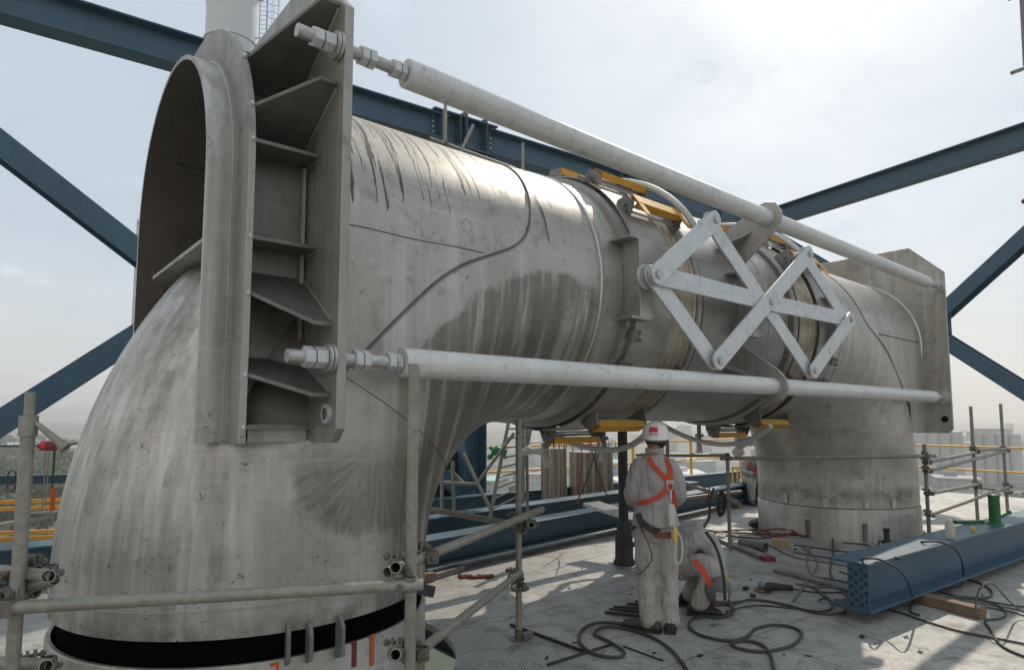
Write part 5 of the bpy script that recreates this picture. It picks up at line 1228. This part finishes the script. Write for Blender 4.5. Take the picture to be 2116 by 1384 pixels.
o = b.build('jacket', M['cloth'], w2, smooth=70); blend(o, .014, 3, .018, .10)
b = MB(); loft(b, [(LC(-.13, .05, .46), HF*.15, RT*.11), (LC(-.12, .04, .34), HF*.165, RT*.125), (LC(-.10, .03, .26), HF*.12, RT*.10)], 22)
for sy in (-1, 1): limb(b, [LC(-.08, .04+sy*.09, .38), LC(.03, -.02+sy*.13, .42), LC(.085, -.05+sy*.15, .39), LC(.05, -.04+sy*.15, .24), LC(-.01, -.03+sy*.14, .10)], [.10, .095, .085, .078, .078])
o = b.build('trousers', M['trouser'], w2, smooth=70); blend(o, .014, 3, .016, .09)
for sy in (-1, 1): shoe(w2, LC(-.02, -.03+sy*.14, 0), RT*.9-HF*.25, 'boot_black', 1.05)
b = MB(); pc = LC(.125, -.25, .235); ax_ = (-V((0,0,1))-RT*.15-HF*.1).normalized()
b.sphere(pc, .115, 20, (1, 1, 1)); o = b.build('welding_hood', M['cable_grey'], w2, smooth=80); 
b = MB(); b.box(pc-HF*.105+V((0,0,-.03)), (.10, .02, .07), Matrix((RT, HF, V((0,0,1)))).transposed()); b.build('visor', M['bolt'], o, smooth=0, bevel=.008)
for pts in ([at(1434, 1156, d=5.17), at(1448, 1174, d=5.13), at(1461, 1195, d=5.10), at(1467, 1210, d=5.12)],):
    ribbon(w2, pts, .042, 'harness_strap', 'harness', -HF)
ribbon(w2, [at(1458, 1098, d=5.2), at(1478, 1128, d=5.2), at(1490, 1165, d=5.2), at(1496, 1205, d=5.2), at(1498, 1240, d=5.2)], .024, 'harness_strap', 'web_dark', -HF)
b = MB(); b.box(LC(.272, -.03, .30), (.03, .03, .09), Matrix((RT, HF, V((0,0,1)))).transposed()); b.build('tag', M['tag_yellow'], w2, smooth=0, bevel=.005)

# ---- the seated worker far behind
S0 = at(1560, 1042, z=0); S0.z = 0
def LS(x, y, z): return S0+RT*x+HF*y+V((0,0,z))
w3 = thing('person', 'distant worker sitting hunched left of the far elbow, in grey with orange straps', 'person', S0)
b = MB(); loft(b, [(LS(.05, .25, .42), RT*.14, HF*.11), (LS(.04, .22, .62), RT*.145, HF*.11), (LS(.02, .12, .80), RT*.15, HF*.11), (LS(.02, .05, .88), RT*.06, HF*.06), (LS(.03, .0, .92), RT*.05, HF*.05)])
head(b, LS(.04, -.05, .97), -HF-V((0,0,.5)), V((0,0,1)))
for sx in (-1, 1):
    limb(b, [LS(.02+sx*.16, .1, .80), LS(.02+sx*.22, -.02, .62), LS(sx*.06, -.22, .60)], [.05, .042, .03]); hand(b, LS(sx*.06, -.22, .60), -HF-RT*sx*.4, -V((0,0,1)), sx, .6)
    limb(b, [LS(.03+sx*.09, .22, .44), LS(.0+sx*.10, -.12, .46), LS(sx*.09, -.08, .08)], [.075, .055, .04])
o = b.build('body', M['skin'], w3, smooth=70); blend(o, .014, 2, 0)
b = MB(); loft(b, [(LS(.05, .25, .44), RT*.18, HF*.14), (LS(.04, .22, .62), RT*.18, HF*.14), (LS(.02, .12, .80), RT*.19, HF*.13), (LS(.02, .07, .87), RT*.09, HF*.08)])
for sx in (-1, 1): limb(b, [LS(.02+sx*.15, .1, .79), LS(.02+sx*.22, 0, .64), LS(sx*.11, -.16, .60)], [.07, .065, .05])
o = b.build('jacket', M['cloth'], w3, smooth=70); blend(o, .018, 3, .015)
b = MB()
for sx in (-1, 1): limb(b, [LS(.03+sx*.09, .22, .45), LS(sx*.10, -.05, .48), LS(sx*.10, -.14, .44), LS(sx*.10, -.10, .26), LS(sx*.09, -.08, .11)], [.10, .09, .085, .075, .07])
o = b.build('trousers', M['trouser'], w3, smooth=70); blend(o, .018, 3, .015)
for sx in (-1, 1): shoe(w3, LS(sx*.09, -.08, 0), -HF+RT*sx*.2, 'boot')
helmet(LS(.04, -.045, .995), -HF-V((0,0,.3)), V((0,0,1))-HF*.3, w3, 1., False)
ribbon(w3, [LS(-.10, -.03, .84), LS(-.06, -.03, .72), LS(.04, .0, .62)], .04, 'harness_strap', 'harness', -HF); ribbon(w3, [LS(.12, -.03, .84), LS(.08, -.03, .72), LS(.0, .0, .62)], .04, 'harness_strap', 'harness', -HF)
bx = MB(); bx.box(LS(.05, .28, .20), (.5, .35, .40), Matrix((RT, HF, V((0,0,1)))).transposed()); tag(bx.build('tool_chest', M['blue_dark'], loc=LS(.05, .28, 0), smooth=0, bevel=.01), 'dark blue tool chest that the distant worker sits on', 'chest')

# ================================================================ THE TOWN FAR BELOW
GZ = -42.
b = MB(); b.add([(-7000, -7000, GZ), (7000, -7000, GZ), (7000, 7000, GZ), (-7000, 7000, GZ)], [(0, 1, 2, 3)]); tag(b.build('ground', M['ground'], smooth=0), kind='structure')
def far_at(px, dist): 
    p = at(px, 863, d=dist); p.z = GZ; return p
def building(nm, label, px, dist, w, dp, h, mat, roof, rot=0., grp='buildings of the hazy town below', gable=False):
    p = far_at(px, dist); t = thing(nm, label, 'building', p, grp); t.rotation_euler = (0, 0, rot)
    b = MB(); b.box((0, 0, h/2), (w, dp, h)); o = b.build('walls', M[mat], None, smooth=0); o.parent = t
    b = MB()
    if gable:
        b.prism([(-dp/2-.5, 0), (dp/2+.5, 0), (0, dp*.12+.5)], (-w/2-.5, 0, h+.05), (0,1,0), (0,0,1), w+1)
    else:
        b.box((0, 0, h+.35), (w+.8, dp+.8, .7)); b.box((w*.2, dp*.1, h+1.8), (w*.2, dp*.3, 2.2))
    o = b.build('roof', M[roof], None, smooth=0); o.parent = t
    return t
rnd = random.Random(21)
SPOTS = [('left', -40, 200, 3, 'left of the near elbow'), ('mid', 890, 1330, 18, 'seen under the duct'), ('mid', 1380, 1570, 16, 'seen between the worker and the far elbow'), ('right', 1890, 2140, 14, 'right of the far elbow')]
ADJ = ['long', 'low', 'square', 'narrow', 'broad', 'tall', 'plain', 'stepped', 'small']
CL = {'fac_white': 'white', 'fac_grey': 'grey', 'fac_shed': 'pale blue-grey'}; RC = {'roof_blue': 'blue', 'roof_teal': 'pale green', 'roof_white': 'white', 'roof_grey': 'grey'}
used = {}
for zone, x0, x1, cnt, where in SPOTS:
    for i in range(cnt):
        px = rnd.uniform(x0, x1); dist = rnd.choice((190, 240, 300, 380, 460, 560, 700, 900, 1200, 1600))*rnd.uniform(.85, 1.15)
        shed = rnd.random() < .6; m = rnd.choice(('fac_shed', 'fac_white')) if shed else rnd.choice(('fac_white', 'fac_grey', 'fac_white'))
        w = rnd.uniform(26, 70) if shed else rnd.uniform(14, 34); dp = rnd.uniform(16, 30) if shed else rnd.uniform(11, 18); h = rnd.uniform(6, 12) if shed else rnd.uniform(12, 30 if dist > 300 else 22)
        rf = rnd.choice(('roof_blue', 'roof_teal', 'roof_white', 'roof_white', 'roof_grey'))
        kind = ('shed' if shed else 'block'); size = 'low' if h < 9 else 'mid-height' if h < 16 else 'tall'
        nearf = 'near' if dist < 260 else 'farther' if dist < 600 else 'hazy'
        lab = f"{size} {CL[m]} {kind}, {RC[rf]} roof, {nearf}, {where}"
        building('factory_shed' if shed else 'town_block', lab, px, dist, w, dp, h, m, rf, rnd.uniform(-.5, .5)+.7, gable=shed and rnd.random() < .6)
# silo block on the right
sp = at(1995, 863, d=430); sp.z = GZ
sl = thing('silo_block', 'row of tall grey silos fading in the haze beyond the right scaffold', 'silos', sp); sl.rotation_euler = (0, 0, YAW-.45)
for i in range(8):
    b = MB(); b.lathe([(3.4, 0), (3.4, 33+(i > 3)*1.2), (0, 33.2+(i > 3)*1.2)], ((0, -26+i*6.9+(4 if i > 3 else 0), 0)), (0,0,1), 20); o = b.build('silo', M['silo'], None); o.parent = sl
b = MB(); b.box((2, -14, 35), (5, 22, 3)); o = b.build('conveyor_gallery', M['silo'], None, smooth=0); o.parent = sl
b = MB()
for x in (-2, 2):
    for y in (-2, 2): b.bar((x, y+21, 0), (x, y+21, 44), .35, .35)
for z in range(2, 44, 3): b.bar((-2, 19, z), (-2, 23, z+2.5), .2, .2); b.bar((-2, 23, z), (-2, 19, z+2.5), .2, .2); b.bar((-2, 19, z), (-2, 23, z), .2, .2)
o = b.build('lattice_tower', M['lattice'], None, smooth=0); o.parent = sl
b = MB()
for x in (-2, 2):
    for y in (-2, 2): b.bar((x, y*1.4-34, 0), (x, y*1.4-34, 31), .35, .35)
for z in range(2, 30, 4): b.bar((-2, -36.8, z), (-2, -31.2, z+3.5), .25, .25); b.bar((-2, -36.8, z), (-2, -31.2, z), .25, .25)
o = b.build('lattice_tower', M['lattice'], None, smooth=0); o.parent = sl
# hills
def hill(label_px0, px1, dist, hmax, seed):
    r2 = random.Random(seed); b = MB(); n = 40; top_ = []; vs = []; ph = [r2.uniform(0, 6) for _ in range(5)]
    for i in range(n+1):
        px = label_px0+(px1-label_px0)*i/n; t = i/n
        hh = hmax*(.45+.25*math.sin(t*6+ph[0])+.15*math.sin(t*13+ph[1])+.08*math.sin(t*29+ph[2]))*math.sin(PI*min(1, max(0, t)))**.5
        for k, (dd, f) in enumerate(((0, 0), (350, .55), (700, 1), (1300, .6), (1900, 0))):
            p = at(px, 863, d=dist+dd); vs.append((p.x, p.y, GZ-1+max(hh, 2)*f))
    b.add(vs, [(i*5+k, (i+1)*5+k, (i+1)*5+k+1, i*5+k+1) for i in range(n) for k in range(4)]); return tag(b.build('hills', M['ground'], smooth=80), kind='structure')
hill(-400, 900, 2100, 55, 3); hill(700, 1700, 3000, 50, 5); hill(1500, 2600, 2800, 40, 9)
# trees
def tree_proto(seed, h):
    r2 = random.Random(seed); t = thing('tree', 'x', 'tree', (0,0,0), 'trees of the town below')
    b = MB(); b.tube([(0,0,0), (.1,0,h*.3), (0,.1,h*.6)], [.35, .28, .12], 7)
    for i in range(4):
        a = r2.uniform(0, 6); b.tube([(0,0,h*(.3+.06*i)), (math.cos(a)*1.6, math.sin(a)*1.6, h*(.5+.07*i))], [.14, .05], 5)
    o = b.build('trunk', M['bark'], None); o.parent = t
    b = MB(); cl = [(V((r2.uniform(-2.4, 2.4), r2.uniform(-2.4, 2.4), h*r2.uniform(.42, .88))), r2.uniform(1.1, 2.1)) for _ in range(11)]
    for c, rr in cl:
        for _ in range(46):
            d = V((r2.gauss(0,1), r2.gauss(0,1), r2.gauss(0,1))).normalized(); p = c+d*rr*r2.uniform(.6, 1.05); n_ = (d+V((r2.gauss(0,.5), r2.gauss(0,.5), r2.gauss(0,.5)))).normalized()
            u = n_.orthogonal().normalized()*.42; w = n_.cross(u); b.add([p-u-w*.7, p+u-w*.7, p+u*.6+w, p-u*.6+w], [(0,1,2,3)])
    o = b.build('crown', M['leaf'], None, smooth=0); o.parent = t; return t
protos = [tree_proto(1, 8.), tree_proto(2, 10.), tree_proto(3, 7.)]
ZT = [(-60, 175, 110, (220, 1000), 'left of the near elbow'), (895, 1125, 16, (130, 360), 'seen under the duct left of the silver tanks'), (1890, 2130, 14, (110, 320), 'below the right scaffold'), (1440, 1560, 6, (150, 300), 'between the middle scaffold and the far elbow')]
k = 0
for x0, x1, cnt, (d0, d1), where in ZT:
    for i in range(cnt):
        t = protos[k] if k < 3 else copy_tree(protos[k % 3]); k += 1
        t.location = far_at(rnd.uniform(x0, x1), d0*(d1/d0)**rnd.random()); t.rotation_euler = (0, 0, rnd.uniform(0, 6)); s = rnd.uniform(.8, 1.5)*(1.5 if x0 < 0 else 1.); t.scale = (s, s, s*rnd.uniform(.85, 1.15))
        t['label'] = f'leafy green tree in the hazy landscape {where}'; t['group'] = f'trees {where}'
# white stack with caged ladder, top left
kp = at(447, 863, d=38); kp.z = -20
ks = thing('chimney_stack', 'white steel stack rising behind the roof beam at top left', 'chimney', kp)
b = MB(); b.lathe([(1.52, 0), (1.52, 47.3), (1.72, 48.2), (1.72, 54)], kp, (0,0,1), 40); b.build('shell', M['stack'], ks)
for z in (42.4, 45.0):
    b = MB(); b.lathe([(1.54, z), (1.60, z), (1.60, z+.12), (1.54, z+.12)], kp, (0,0,1), 40); b.build('band', M['stack'], ks, smooth=30)
cg = bpy.data.objects.new('caged_ladder', None); COL.objects.link(cg); cg.parent = ks; cg.location = RT*1.9+V((0,0,20))
def cage(par, o, z0, z1, r=.38, w=.22, th=.03):
    for q in (-1, 1): b = MB(); b.cyl(o+RT*q*w+V((0,0,z0)), o+RT*q*w+V((0,0,z1)), th, n=8); b.build('stile', M['lattice'], par)
    b = MB(); z = z0
    while z < z1: b.cyl(o-RT*w+V((0,0,z)), o+RT*w+V((0,0,z)), th*.6, n=6); z += .3
    b.build('rungs', M['lattice'], par)
    b = MB(); z = z0
    while z < z1: b.tube([o+RT*(w+r+r*math.cos(t))-HF*(r*math.sin(t)) for t in [2*PI*i/20 for i in range(20)]], th*.7, 6, closed=True); b.v[-120:] = [(x, y, zz+z) for x, y, zz in b.v[-120:]]; z += .9
    for i in range(6): t = 2*PI*i/6; q = o+RT*(w+r+r*math.cos(t))-HF*(r*math.sin(t)); b.cyl(q+V((0,0,z0)), q+V((0,0,z1)), th*.5, n=6)
    b.build('cage', M['lattice'], par)
ko = V((kp.x, kp.y, kp.z))+RT*1.95
cage(cg, ko, 38., 52.)
b = MB()
for z in (40, 42.5, 45.5, 48): b.bar(ko+V((0,0,z))-RT*.5, ko+V((0,0,z)), .06, .06)
b.build('bracket', M['lattice'], cg, smooth=0)
lp = at(283, 500, d=20)
cl2 = thing('caged_ladder', 'top hoop of a thin caged ladder just left of the near arched shell', 'ladder', lp)
cage(cl2, lp, -3.0, .72, .16, .02, .014)

# ================================================================ AIR, SKY, SUN, CAMERA
hz = MB(); hz.box((1200, 1500, (GZ-1+46)/2), (9600, 10400, 46-GZ+1)); ho = hz.build('haze', M['cable'], smooth=0); tag(ho, kind='stuff')
hm = bpy.data.materials.new('haze_air'); hm.use_nodes = True; ht = hm.node_tree; ht.nodes.remove(ht.nodes['Principled BSDF'])
pv = ht.nodes.new('ShaderNodeVolumePrincipled'); pv.inputs['Color'].default_value = (.97, .965, .95, 1); pv.inputs['Density'].default_value = .00052; pv.inputs['Anisotropy'].default_value = .45
ht.links.new(pv.outputs[0], ht.nodes['Material Output'].inputs['Volume']); ho.data.materials[0] = hm
hm.cycles.homogeneous_volume = True

SUN = V((.667, .280, .690)).normalized()
el = math.asin(SUN.z); az = math.atan2(SUN.x, SUN.y)
wd = bpy.data.worlds.new('World'); sc.world = wd; wd.use_nodes = True; nt = wd.node_tree
bg = nt.nodes['Background']
sky = nt.nodes.new('ShaderNodeTexSky'); sky.sky_type = 'NISHITA'; sky.sun_disc = False; sky.sun_elevation = el; sky.sun_rotation = az
sky.altitude = 60; sky.air_density = 1.0; sky.dust_density = 3.0; sky.ozone_density = 1.2
tc = nt.nodes.new('ShaderNodeTexCoord'); sx = nt.nodes.new('ShaderNodeSeparateXYZ'); nt.links.new(tc.outputs['Generated'], sx.inputs[0])
def wm(op, a, b=0.):
    o = nt.nodes.new('ShaderNodeMath'); o.operation = op
    for i, v in enumerate((a, b)):
        if hasattr(v, 'is_output'): nt.links.new(v, o.inputs[i])
        else: o.inputs[i].default_value = v
    return o.outputs[0]
dn = wm('ADD', wm('MAXIMUM', sx.outputs[2], 0.), .22)
cv = nt.nodes.new('ShaderNodeCombineXYZ'); nt.links.new(wm('DIVIDE', sx.outputs[0], dn), cv.inputs[0]); nt.links.new(wm('DIVIDE', sx.outputs[1], dn), cv.inputs[1])
def wn(scale, det, rough, dist=0.):
    o = nt.nodes.new('ShaderNodeTexNoise'); nt.links.new(cv.outputs[0], o.inputs['Vector']); o.inputs['Scale'].default_value = scale; o.inputs['Detail'].default_value = det; o.inputs['Roughness'].default_value = rough; o.inputs['Distortion'].default_value = dist; return o.outputs['Fac']
def wr(f, p0, p1, v0=0., v1=1.):
    o = nt.nodes.new('ShaderNodeMapRange'); nt.links.new(f, o.inputs[0]); o.interpolation_type = 'SMOOTHSTEP'
    for i, v in enumerate((p0, p1, v0, v1)): o.inputs[i+1].default_value = v
    return o.outputs[0]
veil = wr(wn(1.1, 5, .6, .4), .30, .75, .70, .90); puff = wr(wn(3.2, 7, .62, .3), .56, .74, 0., .22)
cf = wm('MINIMUM', wm('ADD', veil, puff), .96)
mx = nt.nodes.new('ShaderNodeMix'); mx.data_type = 'RGBA'; nt.links.new(cf, mx.inputs[0]); nt.links.new(sky.outputs[0], mx.inputs[6]); dp = nt.nodes.new('ShaderNodeVectorMath'); dp.operation = 'DOT_PRODUCT'; nt.links.new(tc.outputs['Generated'], dp.inputs[0]); dp.inputs[1].default_value = SUN
cg_ = wr(dp.outputs['Value'], -.8, .85, 1.25, .98); cg_ = wm('MULTIPLY', cg_, wr(puff, 0., .35, 1., 1.12))  # clouds opposite the sun brightened and warmed as added fill for shaded sides
cm = nt.nodes.new('ShaderNodeVectorMath'); cm.operation = 'SCALE'; cmx = nt.nodes.new('ShaderNodeMix'); cmx.data_type = 'RGBA'; nt.links.new(wr(dp.outputs['Value'], -.5, .5), cmx.inputs[0]); cmx.inputs[6].default_value = (7.6, 7.1, 6.45, 1); cmx.inputs[7].default_value = (5.95, 6.88, 7.7, 1); hmx = nt.nodes.new('ShaderNodeMix'); hmx.data_type = 'RGBA'; nt.links.new(wr(sx.outputs[2], .0, .30, 1., 0.), hmx.inputs[0]); nt.links.new(cmx.outputs[2], hmx.inputs[6]); hmx.inputs[7].default_value = (7.3, 7.4, 7.4, 1)
nt.links.new(hmx.outputs[2], cm.inputs[0]); nt.links.new(cg_, cm.inputs['Scale']); nt.links.new(cm.outputs[0], mx.inputs[7])
nt.links.new(mx.outputs[2], bg.inputs[0]); bg.inputs[1].default_value = .10

sl_ = bpy.data.lights.new('sun', 'SUN'); sl_.energy = 2.7; sl_.angle = R_(.6); sl_.color = (1., .90, .75)
so = bpy.data.objects.new('sun', sl_); COL.objects.link(so); so.rotation_euler = (-SUN).to_track_quat('-Z', 'Y').to_euler()

cd = bpy.data.cameras.new('camera'); co = bpy.data.objects.new('camera', cd); COL.objects.link(co)
cd.sensor_width = 36; cd.sensor_fit = 'HORIZONTAL'; cd.lens = 36*FPX/2116; cd.shift_y = (PYX-692)/2116; cd.clip_end = 12000; cd.clip_start = .05
co.matrix_world = Matrix((( RT.x, UP.x, -FW.x, CAM.x), (RT.y, UP.y, -FW.y, CAM.y), (RT.z, UP.z, -FW.z, CAM.z), (0, 0, 0, 1)))
sc.camera = co
sc.view_settings.view_transform = 'Standard'; sc.view_settings.look = 'None'; sc.view_settings.exposure = .09; sc.view_settings.gamma = 1
sc.render.engine = 'CYCLES'
sc.cycles.use_denoising = True; sc.cycles.max_bounces = 6; sc.cycles.diffuse_bounces = 3; sc.cycles.glossy_bounces = 3; sc.cycles.transmission_bounces = 4; sc.cycles.transparent_max_bounces = 8; sc.cycles.volume_bounces = 0
sc.cycles.sample_clamp_indirect = 6
